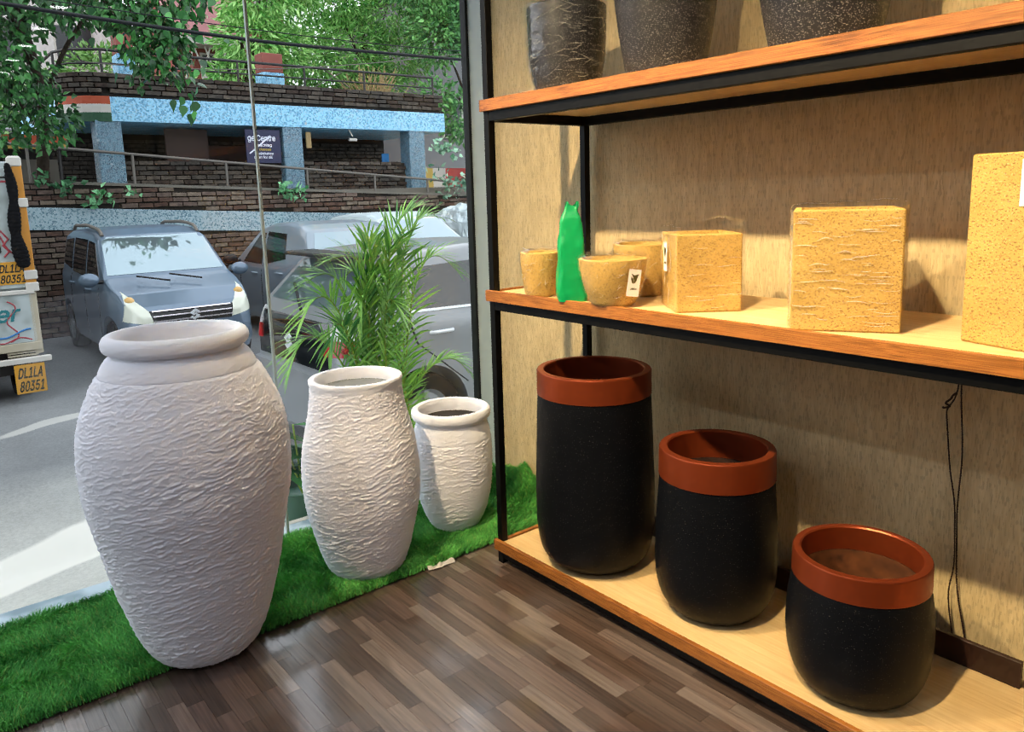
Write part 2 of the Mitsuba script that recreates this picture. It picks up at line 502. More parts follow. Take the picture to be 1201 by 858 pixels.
def turf_h(x, y):
    h = 0.012 + 0.006 * meshkit.noise(np.stack([x * 6, y * 6, 0 * x], -1), 2)
    s = np.clip((x - 2.02) / 0.22, 0, 1)
    h = h + 0.075 * s * s * (3 - 2 * s) * np.clip((y - 2.32) / 0.1, 0, 1)
    d = RIDGE_B - RIDGE_A
    d = d / np.linalg.norm(d)
    t = (x - RIDGE_A[0]) * d[0] + (y - RIDGE_A[1]) * d[1]
    q = -(x - RIDGE_A[0]) * d[1] + (y - RIDGE_A[1]) * d[0]
    h = h + 0.05 * np.exp(-(q / 0.035) ** 2) * np.clip((t + 0.05) / 0.15, 0, 1)
    return h * np.clip((y - TURF_Y + 0.02) / 0.03, 0.35, 1)


def make_turf():
    gx, gy = np.meshgrid(np.linspace(-1.6, 2.232, 220), np.linspace(TURF_Y, GLASS_Y - 0.012, 50), indexing='ij')
    V = np.stack([gx, gy, turf_h(gx, gy)], -1).reshape(-1, 3)
    i, j = np.meshgrid(np.arange(219), np.arange(49), indexing='ij')
    F = np.stack([i * 50 + j, (i + 1) * 50 + j, (i + 1) * 50 + j + 1, i * 50 + j + 1], -1).reshape(-1, 4)
    base = tm(V, F)
    col = np.tile(lin('#143a14'), (len(V), 1))
    n = 150000
    x = np.where(rng.random(n) < 0.9, rng.uniform(-0.3, 2.23, n), rng.uniform(-1.6, -0.3, n))
    y = rng.uniform(TURF_Y - 0.004, GLASS_Y - 0.015, n)
    z = turf_h(x, y)
    clump = meshkit.fbm(np.stack([x * 14, y * 14, 0 * x], -1), 2, 5)
    lean_a = 2 * np.pi * meshkit.noise(np.stack([x * 5, y * 5, 0 * x + 3], -1), 8) * 1.5 + rng.normal(0, 0.9, n)
    hgt = rng.uniform(0.016, 0.03, n) * (0.75 + 0.5 * clump)
    lean = hgt * rng.uniform(0.3, 1.0, n)
    w = rng.uniform(0.0009, 0.0017, n)
    fa = rng.uniform(0, np.pi, n)
    wx, wy = w * np.cos(fa), w * np.sin(fa)
    lx, ly = lean * np.cos(lean_a), lean * np.sin(lean_a)
    P = np.zeros((n, 5, 3))
    P[:, 0] = np.stack([x - wx, y - wy, z - .002], 1)
    P[:, 1] = np.stack([x + wx, y + wy, z - .002], 1)
    P[:, 2] = np.stack([x - .8 * wx + .35 * lx, y - .8 * wy + .35 * ly, z + .62 * hgt], 1)
    P[:, 3] = np.stack([x + .8 * wx + .35 * lx, y + .8 * wy + .35 * ly, z + .62 * hgt], 1)
    P[:, 4] = np.stack([x + lx, y + ly, z + hgt], 1)
    P[:, :, 0] = np.minimum(P[:, :, 0], 2.236)
    P[:, :, 1] = np.minimum(P[:, :, 1], GLASS_Y - 0.006)
    o = len(V) + 5 * np.arange(n)[:, None, None]
    FF = (np.array([[0, 1, 3], [0, 3, 2], [2, 3, 4]])[None] + o).reshape(-1, 3)
    t = np.clip(0.25 + 0.9 * (clump - 0.3) + rng.normal(0, 0.22, n), 0, 1)[:, None]
    c = np.array(lin('#2a7a2e')) * (1 - t) + np.array(lin('#72c862')) * t
    pale = rng.random(n) < 0.06
    c[pale] = np.array(lin('#8fae5a'))
    C5 = np.repeat(c[:, None], 5, 1).reshape(-1, 3)
    key = thing('artificial_turf', 'long strip of green artificial turf along the shop window', 'grass mat', kind='stuff')
    base_f = np.asarray(base.faces)
    shape(key, tm(np.vstack([V, P.reshape(-1, 3)]), np.vstack([base_f, FF])), 'material_vertex', color=np.vstack([col, C5]))


make_turf()

# ================================================================ DISPLAY SHELF
SHELF = thing('display_shelf', 'black steel display shelf with three oak boards along the wall', 'shelf')
SX0, SX1, SY0, SY1 = 1.702, 2.206, -0.45, 2.212
ST = 0.028
for x in (SX0, SX1 - ST):
    for y in (SY1 - ST, SY0):
        part(SHELF, 'post', box(x, x + ST, y, y + ST, 0.0, 2.5, 0.0015), 'material_black_steel')
for z in (2.472,):
    for x in (SX0, SX1 - ST):
        part(SHELF, 'rail', box(x + .001, x + ST - .001, SY0 + ST, SY1 - ST, z, z + ST, 0.0015), 'material_black_steel')
for zt in (0.096, 1.071, 1.746):
    zr = zt - 0.040
    for x in (SX0, SX1 - ST):
        part(SHELF, 'rail', box(x + .0005, x + ST - .0005, SY0 + ST, SY1 - ST, zr - 0.034, zr, 0.0015), 'material_black_steel')
    for y in (SY0 + .0005, SY1 - ST + .0005):
        part(SHELF, 'rail', box(SX0 + ST, SX1 - ST, y, y + ST - .001, zr - 0.034, zr, 0.0015), 'material_black_steel')
    b = part(SHELF, 'shelf_board', box(SX0 + ST - .027, SX1 - ST - .0005, SY0 + ST + .001, SY1 - ST - .001, zr, zt - 0.006), 'material_pale_oak', label='pale oak board')
    part(b, 'edge_trim', box(SX0 - 0.016, SX0 - .0005, SY0, SY1 + 0.004, zr, zt, 0.0012), 'material_wood_edge', label='orange brown wood edge')
    part(b, 'edge_trim', box(SX0 + ST, SX1 - ST, SY1 - ST + .002, SY1 - 0.010, zr + .001, zt, 0.0012), 'material_wood_edge', label='orange brown wood edge')
part(SHELF, 'back_strip', box(SX1 - ST - 0.016, SX1 - ST - 0.001, 0.578, SY1 - ST - .005, 0.0905, 0.166, 0.001), 'material_dark_brown', label='dark brown strip along the back')


# ================================================================ WHITE JARS
def stroke_field(seed, amp):
    """Short ragged trowel strokes, mostly level."""
    def f(P):
        a = np.arctan2(P[:, 0], -P[:, 1])
        R = np.hypot(P[:, 0], P[:, 1])
        s, z = a * (0.6 * R + 0.4 * R.mean()), P[:, 2]
        w = meshkit.noise(np.stack([s * 14, z * 16, 0 * s], -1), seed) - 0.5
        out = 0
        for k, (tilt, fs, fz, wt) in enumerate(((0.25, 36, 190, 1.0), (-0.2, 44, 215, 0.9), (0.34, 46, 180, 0.8), (-0.03, 70, 260, 0.6))):
            u = s + 0.02 * w
            v = z - tilt * s + 0.02 * w
            n = meshkit.noise(np.stack([u * fs, v * fz, 0 * s + 7.3 * k], -1), seed + 3 * k + 1)
            out = out + wt * np.clip((n - 0.56) / 0.16, 0, 1)
        patch = 0.45 + 0.55 * meshkit.noise(np.stack([s * 8, z * 11, 0 * s], -1), seed + 21)
        grain = meshkit.noise(np.stack([s * 150, z * 260, 0 * s], -1), seed + 22)
        return amp * (0.55 * out * patch + 0.22 * grain)
    return f


def jar(x, y, z, outer, rim, inner, label, seed, n, rows, amp, disc, disc_m):
    """outer: (r, z) up to the neck; rim: (r, z) over the lip; inner: (r, z) down the inside."""
    key = thing('white_jar', label, 'jar')
    body = smooth_profile(outer, 90)
    field = stroke_field(seed, amp)
    prof = np.vstack([[[0.001, 0.0]], body])
    m = lathe(prof, n, rows, field)
    part(key, 'body', moved(m, x, y, z), 'material_stucco', smooth=60)
    soft = stroke_field(seed + 9, amp * 0.45)
    r = lathe(np.vstack([smooth_profile(rim, 30), smooth_profile(inner, 30), [[0.001, inner[-1][1]]]]), 220, 150, soft)
    part(key, 'rim', moved(r, x, y, z), 'material_stucco', smooth=60, label='rolled rim')
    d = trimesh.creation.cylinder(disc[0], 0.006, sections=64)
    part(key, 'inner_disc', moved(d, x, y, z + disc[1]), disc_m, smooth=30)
    return key


jar(0.647, 2.398, 0.016,
    [(0.135, 0.0), (0.150, 0.008), (0.170, 0.035), (0.190, 0.075), (0.216, 0.155), (0.246, 0.27), (0.268, 0.385), (0.287, 0.475), (0.301, 0.57), (0.303, 0.65), (0.297, 0.73), (0.279, 0.80), (0.253, 0.86), (0.228, 0.905), (0.222, 0.910)],
    [(0.218, 0.902), (0.222, 0.912), (0.216, 0.930), (0.196, 0.958), (0.184, 0.968), (0.183, 0.974), (0.196, 0.978), (0.206, 0.990), (0.207, 1.004), (0.199, 1.020), (0.185, 1.027), (0.172, 1.020)],
    [(0.171, 1.018), (0.165, 1.005), (0.168, 0.97), (0.185, 0.92), (0.19, 0.80)],
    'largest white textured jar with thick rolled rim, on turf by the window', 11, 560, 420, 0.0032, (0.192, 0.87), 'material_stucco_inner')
jar(1.284, 2.498, 0.016,
    [(0.112, 0.0), (0.126, 0.006), (0.145, 0.03), (0.165, 0.08), (0.191, 0.18), (0.2135, 0.30), (0.2175, 0.385), (0.209, 0.49), (0.191, 0.575), (0.176, 0.64), (0.168, 0.70), (0.1665, 0.722)],
    [(0.166, 0.715), (0.169, 0.735), (0.171, 0.747), (0.167, 0.754), (0.152, 0.754), (0.147, 0.748)],
    [(0.147, 0.748), (0.144, 0.73), (0.143, 0.69)],
    'medium white textured barrel jar between the large and small white jars', 31, 400, 320, 0.0030, (0.1425, 0.708), 'material_grey_disc')
jar(1.757, 2.577, 0.016,
    [(0.082, 0.0), (0.094, 0.006), (0.110, 0.03), (0.132, 0.075), (0.150, 0.14), (0.163, 0.23), (0.1665, 0.32), (0.165, 0.385), (0.163, 0.40)],
    [(0.160, 0.395), (0.163, 0.402), (0.1605, 0.42), (0.152, 0.455), (0.148, 0.47), (0.152, 0.478), (0.164, 0.49), (0.167, 0.505), (0.163, 0.52), (0.152, 0.526), (0.138, 0.522)],
    [(0.138, 0.52), (0.134, 0.505), (0.136, 0.45)],
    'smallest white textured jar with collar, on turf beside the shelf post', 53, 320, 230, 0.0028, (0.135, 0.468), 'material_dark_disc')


# ================================================================ BLACK POTS WITH COPPER RIMS
def black_pot(x, y, prof, rim_z, top, rin, label, floor_z, soil=False):
    z0 = 0.0905
    key = thing('black_pot', label, 'planter')
    P = np.vstack([[[0.001, 0.0]], smooth_profile(prof, 70)])
    r_top = prof[-1][0]
    part(key, 'body', moved(lathe(np.vstack([P, [[rin, rim_z]], [[rin - .004, floor_z]], [[0.001, floor_z]]]), 128), x, y, z0), 'material_black_glaze', smooth=35)
    rw = r_top + 0.0035
    rr = [(r_top - .002, rim_z - .001), (rw, rim_z), (rw - .001, top - .006), (rw - .004, top - .001), (rw - .010, top), (rin + .004, top), (rin + .0005, top - .004), (rin + .0005, rim_z - .03), (rin + .006, rim_z - .035)]
    part(key, 'rim', moved(lathe(rr, 128), x, y, z0), 'material_copper', smooth=40, label='copper coloured rim band')
    ln = [(rin - .001, rim_z - 0.001), (rin - 0.0075, floor_z + .002), (0.001, floor_z + .002)]
    part(key, 'inside', moved(lathe([(rin - .0005, rim_z)] + ln[1:], 96), x, y, z0), 'material_inner_soil' if soil else 'material_dark_inner', smooth=35)
    return key


black_pot(1.873, 1.848, [(0.112, 0.0), (0.135, 0.006), (0.165, 0.022), (0.190, 0.05), (0.205, 0.10), (0.2125, 0.18), (0.2125, 0.28), (0.208, 0.42), (0.203, 0.56), (0.1985, 0.638)],
          0.632, 0.717, 0.174, 'tallest black pot with copper rim band, beside the shelf post', 0.05)
black_pot(1.919, 1.362, [(0.105, 0.0), (0.126, 0.006), (0.150, 0.024), (0.170, 0.055), (0.1845, 0.11), (0.1885, 0.18), (0.186, 0.28), (0.180, 0.38), (0.1745, 0.45)],
          0.446, 0.537, 0.149, 'middle height black pot with copper rim band on bottom board', 0.06)
black_pot(1.877, 0.879, [(0.100, 0.0), (0.122, 0.006), (0.145, 0.022), (0.162, 0.05), (0.176, 0.10), (0.1815, 0.165), (0.180, 0.22), (0.173, 0.28), (0.1665, 0.315)],
          0.311, 0.379, 0.146, 'shortest squat black pot with copper rim, near hanging cord', 0.05, soil=True)


# ================================================================ THINGS ON THE UPPER BOARDS
def crinkle(m, amp, seed, f=14, lift=0.003):
    """A film shell: the surface lifted off and creased."""
    m = m.copy()
    m.merge_vertices()
    n = np.array(m.vertex_normals)
    p = np.array(m.vertices)
    r = np.abs(meshkit.noise(p * f, seed) - 0.5) + 0.6 * np.abs(meshkit.noise(p * f * 2.3 + 4, seed + 1) - 0.5)
    m.vertices = p + n * (lift + amp * (0.7 - r))[:, None]
    return m


def creases(parent, place, point, n, seed, slant=0.0, length=(.02, .07), spread=.15):
    """Fine raised folds of a stretched film; point(u, v) gives the surface from metres across and a height."""
    r = np.random.default_rng(seed)
    ms = []
    for _ in range(n):
        u0, v0 = r.random(), r.random()
        L, a = r.uniform(*length), slant + r.normal(0, spread)
        t = np.linspace(-.5, .5, 7)
        bend = r.normal(0, .003)
        pts = np.array([point(u0, v0, L * k * math.cos(a), L * k * math.sin(a) + bend * (4 * k * k - 1)) for k in t])
        ms.append(tube(pts, np.array([.0002, .0005, .0007, .0008, .0007, .0005, .0002]) * r.uniform(.6, 1.2), 4))
    part(parent, 'film_crease', place(cat(ms)), 'material_film_crease', smooth=True, kind='stuff', label='glossy creases of the film')


def round_point(P, off):
    P = np.asarray(P)
    def f(u, v, du, dv):
        z = np.clip(P[0, 1] + .01 + v * (P[-1, 1] - P[0, 1] - .02) + dv, P[0, 1], P[-1, 1])
        R = np.interp(z, P[:, 1], P[:, 0]) + off
        a = math.radians(150 + 190 * u) + du / R
        return R * math.cos(a), R * math.sin(a), z
    return f


def top_pot(x, y, prof, label, wrap=None, tall=None):
    z0 = 1.7405
    key = thing('speckled_pot', label, 'planter')
    P = smooth_profile(prof, 50)
    h, r = prof[-1][1], prof[-1][0]
    full = np.vstack([[[0.001, 0.0]], P, [[r - .004, h + .003], [r - .018, h + .003], [r - .022, h - .004], [prof[2][0] - .03, 0.06], [0.001, 0.05]]])
    part(key, 'body', moved(lathe(full, 112), x, y, z0), 'material_speckled', smooth=40)
    if wrap:
        W = lathe(np.vstack([P + [0.003, 0.0], [[r - .02, h + .012], [r * .5, h + .006], [0.001, h + .008]]]), 150, 90)
        W.vertices[:, 2] += 0.002
        part(key, 'plastic_wrap', moved(crinkle(W, 0.006, wrap, 22, 0.0015), x, y, z0), 'material_film', smooth=True, label='clear stretch wrap')
        creases(key, lambda g: moved(g, x, y, z0), round_point(P[8:], .0045), 110, wrap, .1, (.015, .07), .25)
    return key


top_pot(1.90, 1.985, [(0.085, 0.0), (0.096, 0.006), (0.108, 0.03), (0.123, 0.09), (0.1315, 0.16), (0.1345, 0.23), (0.136, 0.295)],
        'black speckled pot in clear stretch wrap, beside the post on top board', wrap=5)
top_pot(1.905, 1.56, [(0.098, 0.0), (0.110, 0.006), (0.119, 0.03), (0.136, 0.12), (0.150, 0.22), (0.160, 0.33), (0.165, 0.44)],
        'speckled black tapered pot, second from the post on top board')
top_pot(1.905, 1.052, [(0.108, 0.0), (0.122, 0.006), (0.131, 0.03), (0.143, 0.08), (0.156, 0.15), (0.166, 0.24), (0.172, 0.33)],
        'speckled black pot, third from the post on top board')
top_pot(1.90, 0.47, [(0.11, 0.0), (0.124, 0.006), (0.135, 0.03), (0.15, 0.1), (0.162, 0.18), (0.17, 0.27)],
        'speckled black pot at the cut edge of the photo on top board')
MID_Z = 1.0655


def tag_card(parent, x, y, z, rz, w, h, red=False, tilt=0):
    """A hanging price card on a face, its front towards -y before turning by rz."""
    k = part(parent, 'price_tag', facing(moved(box(-w / 2, w / 2, -h / 2, h / 2, 0, .0012), rz=tilt), x, y, z, rz), 'material_tag_white', label='white card tag with a small logo')

    def on(poly, m, name, d=.0006, o=.0013):
        g = prism(poly, d)
        g.apply_translation([0, 0, o])
        part(k, name, facing(moved(g, rz=tilt), x, y, z, rz), m)
    s = w * 0.36
    cy = h * 0.17
    cup = [(-s * .75, cy + s * .75), (0, cy + s * .6), (s * .85, cy + s * .85), (s * .5, cy - s * .3), (s * .2, cy - s * .95), (-s * .1, cy - s * .75), (-s * .15, cy - s * .2)]
    on(cup, 'material_tag_red' if red else 'material_tag_ink', 'logo')
    lf = [(-s * .8, cy + s * .3), (-s * .35, cy - s * .05), (-s * .2, cy - s * .6), (s * .02, cy - s * 1.1), (-s * .5, cy - s * .9), (-s * .75, cy - s * .35)]
    on(lf, 'material_tag_green' if red else 'material_tag_ink', 'logo')
    g = text('pathe', h * 0.075, .0005)
    g.apply_translation([-g.bounds[1][0] / 2, -h * 0.25, .0013])
    part(k, 'lettering', facing(moved(g, rz=tilt), x, y, z, rz), 'material_tag_ink')
    part(k, 'string', facing(moved(tube([(0, h * .44, .002), (w * .05, h * .6, .004), (w * .12, h * .72, .003)], .0008, 5), rz=tilt), x, y, z, rz), 'material_string')
    return k


def bowl(x, y, prof, label, seed, dome=False):
    key = thing('sandstone_bowl', label, 'planter')
    P = smooth_profile(prof, 40)
    h, r = prof[-1][1], prof[-1][0]
    full = np.vstack([[[0.001, 0.0]], P, [[r - .004, h + .002], [r - .010, h + .002], [r - .013, h - .004], [prof[1][0] - .008, 0.02], [0.001, 0.016]]])
    part(key, 'body', moved(lathe(full, 96), x, y, MID_Z), 'material_sandstone', smooth=40)
    W = lathe(np.vstack([P + [0.002, 0.0], [[r - .01, h + .012], [r * .55, h + .004], [0.001, h + .010]]]), 110, 60)
    W.vertices[:, 2] += 0.001
    part(key, 'plastic_wrap', moved(crinkle(W, 0.006, seed, 30, 0.001), x, y, MID_Z), 'material_film', smooth=True, label='clear plastic bag')
    creases(key, lambda g: moved(g, x, y, MID_Z), round_point(P[8:], .0035), 22, seed, .5, (.01, .03), .3)
    return key


bowl(1.748, 1.975, [(0.046, 0.0), (0.054, 0.005), (0.060, 0.03), (0.066, 0.08), (0.0695, 0.12), (0.0705, 0.150)],
     'small yellow sandstone bowl beside the shelf post', 3)
b2 = bowl(1.744, 1.632, [(0.056, 0.0), (0.066, 0.005), (0.079, 0.03), (0.094, 0.075), (0.102, 0.115), (0.1055, 0.145)],
          'wide yellow sandstone bowl with white tag, beside green bag', 8)
b3 = bowl(1.985, 1.715, [(0.062, 0.0), (0.072, 0.005), (0.084, 0.03), (0.095, 0.08), (0.100, 0.13), (0.102, 0.172)],
          'yellow sandstone bowl behind the tagged bowl and green bag', 14)
tag_card(b2, 1.744 - 0.022, 1.632 - 0.1055, MID_Z + 0.078, -16, 0.043, 0.082, tilt=-9)


def green_bag(x, y):
    key = thing('green_bag', 'slim green plastic bag standing between the two front bowls', 'bag')
    a = math.radians(-35)
    rings = []
    for t in np.linspace(0, 1, 46):
        z = 0.315 * t
        w = np.interp(t, [0, .04, .3, .6, .8, .88, .93, 1], [.046, .050, .047, .042, .036, .029, .022, .024])
        d = np.interp(t, [0, .04, .25, .6, .85, .92, 1], [.036, .038, .033, .026, .016, .008, .003])
        th = np.linspace(0, 2 * np.pi, 40, endpoint=False)
        ex = 0.4
        px = w * np.sign(np.cos(th)) * np.abs(np.cos(th)) ** ex
        py = d * np.sign(np.sin(th)) * np.abs(np.sin(th)) ** ex
        pts = np.stack([px, py, np.full(40, z)], 1)
        nz = meshkit.noise(pts * [38, 38, 22], 4) - 0.5 + 0.6 * (np.abs(meshkit.noise(pts * [60, 60, 40], 6) - .5) - .2)
        pts[:, :2] *= (1 + 0.17 * nz * np.interp(t, [0, .05, 1], [.25, 1, 1]))[:, None]
        if t > .9:
            pts[:, 2] += 0.009 * (t - .9) / .1 * np.sin(6 * th + 1)
            pts[:, 0] += 0.006 * (t - .9) / .1
        rings.append(pts)
    V = np.vstack(rings + [[[0, 0, 0]]])
    F = [[i * 40 + j, i * 40 + (j + 1) % 40, (i + 1) * 40 + (j + 1) % 40, (i + 1) * 40 + j] for i in range(45) for j in range(40)]
    m = cat([tm(V, F), tm(V, [[len(V) - 1, (j + 1) % 40, j] for j in range(40)])])
    shape(key, moved(m, x, y, MID_Z, rz=math.degrees(a)), 'material_green_plastic', smooth=45)


green_bag(1.728, 1.802)


def cube_pot(corner, ux, sx, sy, h, label, film_seed=None, gather=None):
    """A square planter: near corner, unit direction of its front face, its two side lengths and height."""
    key = thing('sandstone_cube', label, 'planter')
    ang = math.degrees(math.atan2(ux[1], ux[0]))
    w = 0.018
    outer = box(0, sx, 0, sy, 0, h, 0.0035)
    A = manifold3d.Manifold(manifold3d.Mesh(outer.vertices.astype(np.float32), outer.faces.astype(np.uint32)))
    inner = box(w, sx - w, w, sy - w, h - 0.09, h + 0.1, 0.003)
    B = manifold3d.Manifold(manifold3d.Mesh(inner.vertices.astype(np.float32), inner.faces.astype(np.uint32)))
    m = (A - B).to_mesh()
    place = lambda q: moved(q, corner[0], corner[1], MID_Z, rz=ang)
    part(key, 'body', place(trimesh.Trimesh(m.vert_properties[:, :3], m.tri_verts)), 'material_sandstone')
    if film_seed:
        f = box(-.001, sx + .001, -.001, sy + .001, 0.001, h + .004, 0.004)
        f = trimesh.Trimesh(*trimesh.remesh.subdivide_to_size(f.vertices, f.faces, 0.007))
        f.merge_vertices()
        p = np.array(f.vertices)
        fr = p[:, 2] / h
        stretch = np.abs(meshkit.noise(p * [9, 9, 70], film_seed) - .5)
        loose = np.abs(meshkit.noise(p * 26, film_seed + 2) - .5)
        d = 0.0015 + 0.007 * (0.5 - stretch) + 0.006 * (0.5 - loose)
        n = np.array(f.vertex_normals)
        p = p + n * d[:, None]
        if gather:
            top = np.clip((fr - 0.97) / 0.03, 0, 1)
            p[:, 2] += top * (gather * (0.25 + meshkit.noise(p * [14, 10, 1], film_seed + 5) * 1.1) * np.clip(p[:, 0] / sx * .8 + .3, 0, 1))
        f.vertices = p
        part(key, 'plastic_wrap', place(f), 'material_film', smooth=True, label='clear plastic film')
        n_ = 60 if gather < .02 else 12
        creases(key, place, lambda u, v, du, dv: (np.clip(.01 + u * (sx - .02) + du, .002, sx - .002), -.0045, np.clip(.015 + v * (h - .03) + dv, .004, h)), n_, film_seed, 0.0, (.015, .07), .06)
        creases(key, place, lambda u, v, du, dv: (-.0045, np.clip(.01 + u * (sy - .02) + du, .002, sy - .002), np.clip(.015 + v * (h - .03) + dv, .004, h)), 10, film_seed + 1, 1.5, (.02, .08), .15)
    return key, place, ang


u = np.array([0.148, -0.118]) / np.hypot(0.148, 0.118)
c1, pl1, an1 = cube_pot((1.735, 1.378), u, 0.189, 0.2, 0.224, 'small yellow sandstone cube pot in loose plastic film', 21, 0.034)
u2 = np.array([0.121, -0.213]) / np.hypot(0.121, 0.213)
c2, pl2, an2 = cube_pot((1.706, 1.002), u2, 0.245, 0.262, 0.293, 'large yellow sandstone cube pot in tight stretch wrap', 41, 0.010)
u3 = np.array([-0.046, -0.140]) / np.hypot(0.046, 0.140)
c3, pl3, an3 = cube_pot((1.831, 0.661), u3, 0.27, 0.27, 0.408, 'tall yellow sandstone block pot at the right end of middle board')
# tags: on the side face of the small cube and on the front of the tall block
q = np.array([1.735, 1.378]) + 0.112 * np.array([-u[1], u[0]]) + 0.0065 * np.array([-u[0], -u[1]])
tag_card(c1, q[0], q[1], MID_Z + 0.155, an1 - 90, 0.042, 0.088)
q = np.array([1.831, 0.661]) + 0.142 * u3 + 0.002 * np.array([u3[1], -u3[0]])
tag_card(c3, q[0], q[1], MID_Z + 0.345, an3, 0.056, 0.094, red=True)

# hanging cord on the wall, scrap on the floor
CORD = thing('hanging_cord', 'thin dark looped cord hanging down the wall under middle board', 'cord')
cx = 2.214
A = [(0.795, 1.00), (0.794, 0.90), (0.797, 0.845), (0.808, 0.815), (0.817, 0.80), (0.818, 0.77), (0.810, 0.70), (0.798, 0.61), (0.784, 0.534), (0.778, 0.45), (0.774, 0.37), (0.775, 0.335), (0.782, 0.285), (0.776, 0.20), (0.762, 0.1)]
B = [(0.791, 1.00), (0.789, 0.90), (0.786, 0.83), (0.776, 0.71), (0.774, 0.63), (0.777, 0.534), (0.774, 0.45), (0.770, 0.37), (0.768, 0.333), (0.760, 0.264), (0.745, 0.19), (0.728, 0.11)]
for S, o in ((A, 0.0), (B, 0.004)):
    part(CORD, 'strand', tube(spline([(cx + o, y, z) for y, z in S], 70), 0.0021, 7), 'material_cord', smooth=True)
kn = spline([(cx - .003, .797, .845), (cx - .006, .806, .835), (cx + .004, .815, .822), (cx - .005, .821, .812), (cx, .812, .806), (cx - .006, .822, .800), (cx, .829, .799)], 40)
part(CORD, 'knot', tube(kn, 0.0028, 7), 'material_cord', smooth=True)


def scrap():
    gx, gy = np.meshgrid(np.linspace(0, .115, 40), np.linspace(0, .03, 14), indexing='ij')
    p = np.stack([gx, gy, 0 * gx], -1)
    z = 0.004 + 0.016 * meshkit.noise(p * 75, 2) * np.sin(np.pi * gy / .03)
    y = gy + 0.012 * meshkit.noise(np.stack([gx * 40, 0 * gx, 0 * gx], -1), 5) - 0.006
    V = np.stack([gx, y, z], -1).reshape(-1, 3)
    i, j = np.meshgrid(np.arange(39), np.arange(13), indexing='ij')
    F = np.stack([i * 14 + j, (i + 1) * 14 + j, (i + 1) * 14 + j + 1, i * 14 + j + 1], -1).reshape(-1, 4)
    m = tm(V, F)
    m2 = m.copy()
    m2.vertices[:, 2] -= 0.0015
    m2.invert()
    key = thing('paper_scrap', 'torn white scrap lying at the edge of the turf', 'scrap')
    shape(key, moved(cat([m, m2]), 1.452, 2.325, 0.0015, rz=-6), 'material_scrap', smooth=50)


scrap()

# ================================================================ SHOP LAMPS


def downlight(x, y, label, group, gain=1.0):
    key = thing('ceiling_lamp', label, 'lamp', group)
    ring = lathe([(0.062, -0.001), (0.085, -0.001), (0.086, -0.008), (0.080, -0.012), (0.064, -0.010), (0.062, -0.001)], 48)
    part(key, 'trim_ring', moved(ring, x, y, CEIL_Z), 'material_white_paint', smooth=40)
    d = trimesh.creation.cylinder(0.062, 0.004, sections=40)
    k = part(key, 'diffuser', moved(d, x, y, CEIL_Z - .004), 'material_white_paint')
    scene[k]['emitter'] = {'type': 'area', 'sampling_weight': 0.6 * gain ** 0.5, 'radiance': {'type': 'rgb', 'value': [ROW_LIGHT * gain * c for c in (0.92, 0.98, 1.1)]}}


ORD = ['first', 'second', 'third', 'fourth', 'fifth', 'sixth', 'seventh']
for k in range(7):
    downlight(1.159, 1.25 - 0.813 * k, f'round recessed ceiling lamp, {ORD[k]} from the window in the row mirrored in the glass', 'lamps of the row mirrored in the window')
for x, y, o in ((-0.9, 1.7, 'nearest the window'), (-0.9, 0.4, 'second from the window'), (-0.9, -0.9, 'third from the window'), (-2.2, 1.0, 'nearest the side wall')):  # unseen lamps added to brighten the white jars
    downlight(x, y, f'added unseen ceiling lamp brightening the jars, left half of the shop, {o}', 'added unseen lamps over the left half of the shop', 6.0)


def spotlight(y, aim, strength, label):
    key = thing('ceiling_spot', label, 'lamp', 'spotlights aimed at the display shelf')
    p = np.array([0.40, y, CEIL_Z - 0.105])
    d = np.array(aim) - p
    d /= np.linalg.norm(d)
    part(key, 'base', moved(trimesh.creation.cylinder(0.045, 0.02, sections=32), p[0], p[1], CEIL_Z - .01), 'material_black_steel', smooth=40)
    part(key, 'stem', moved(trimesh.creation.cylinder(0.008, 0.05, sections=16), p[0], p[1], CEIL_Z - .04), 'material_black_steel', smooth=40)
    can = lathe([(0.001, -0.05), (0.040, -0.05), (0.046, -0.04), (0.046, 0.075), (0.042, 0.075), (0.042, -0.008), (0.001, -0.008)], 40)
    R = trimesh.geometry.align_vectors([0, 0, 1], d)
    can.apply_transform(R)
    part(key, 'head', moved(can, *p), 'material_black_steel', smooth=40)
    disc = trimesh.creation.cylinder(0.034, 0.006, sections=32)
    disc.apply_transform(R)
    k = part(key, 'bulb', moved(disc, *p), 'material_white_paint')
    w = SPOT_LIGHT * strength / (math.pi * 0.034 ** 2)
    scene[k]['emitter'] = {'type': 'area', 'sampling_weight': 5.0, 'radiance': {'type': 'rgb', 'value': [w * c for c in (1.0, 0.79, 0.47)]}}


for s, l in zip(SPOTS, ('black ceiling spotlight aimed at the shelf end by the window', 'black ceiling spotlight aimed at the right part of the shelf')):
    spotlight(*s, l)

# ================================================================ OUTSIDE: STREET, RETAINING WALL, TERRACE BUILDING
STREET_Z, RW_Y, BLD_Y = -0.5, 12.9, 13.2


def street_h(y):
    return np.interp(y, [3.12, 4.6, 60], [-0.16, STREET_Z, STREET_Z])


def sheet(xs, ys, zf):
    gx, gy = np.meshgrid(xs, ys, indexing='ij')
    V = np.stack([gx, gy, zf(gx, gy)], -1).reshape(-1, 3)
    n, m = len(xs), len(ys)
    i, j = np.meshgrid(np.arange(n - 1), np.arange(m - 1), indexing='ij')
    return tm(V, np.stack([i * m + j, (i + 1) * m + j, (i + 1) * m + j + 1, i * m + j + 1], -1).reshape(-1, 4))


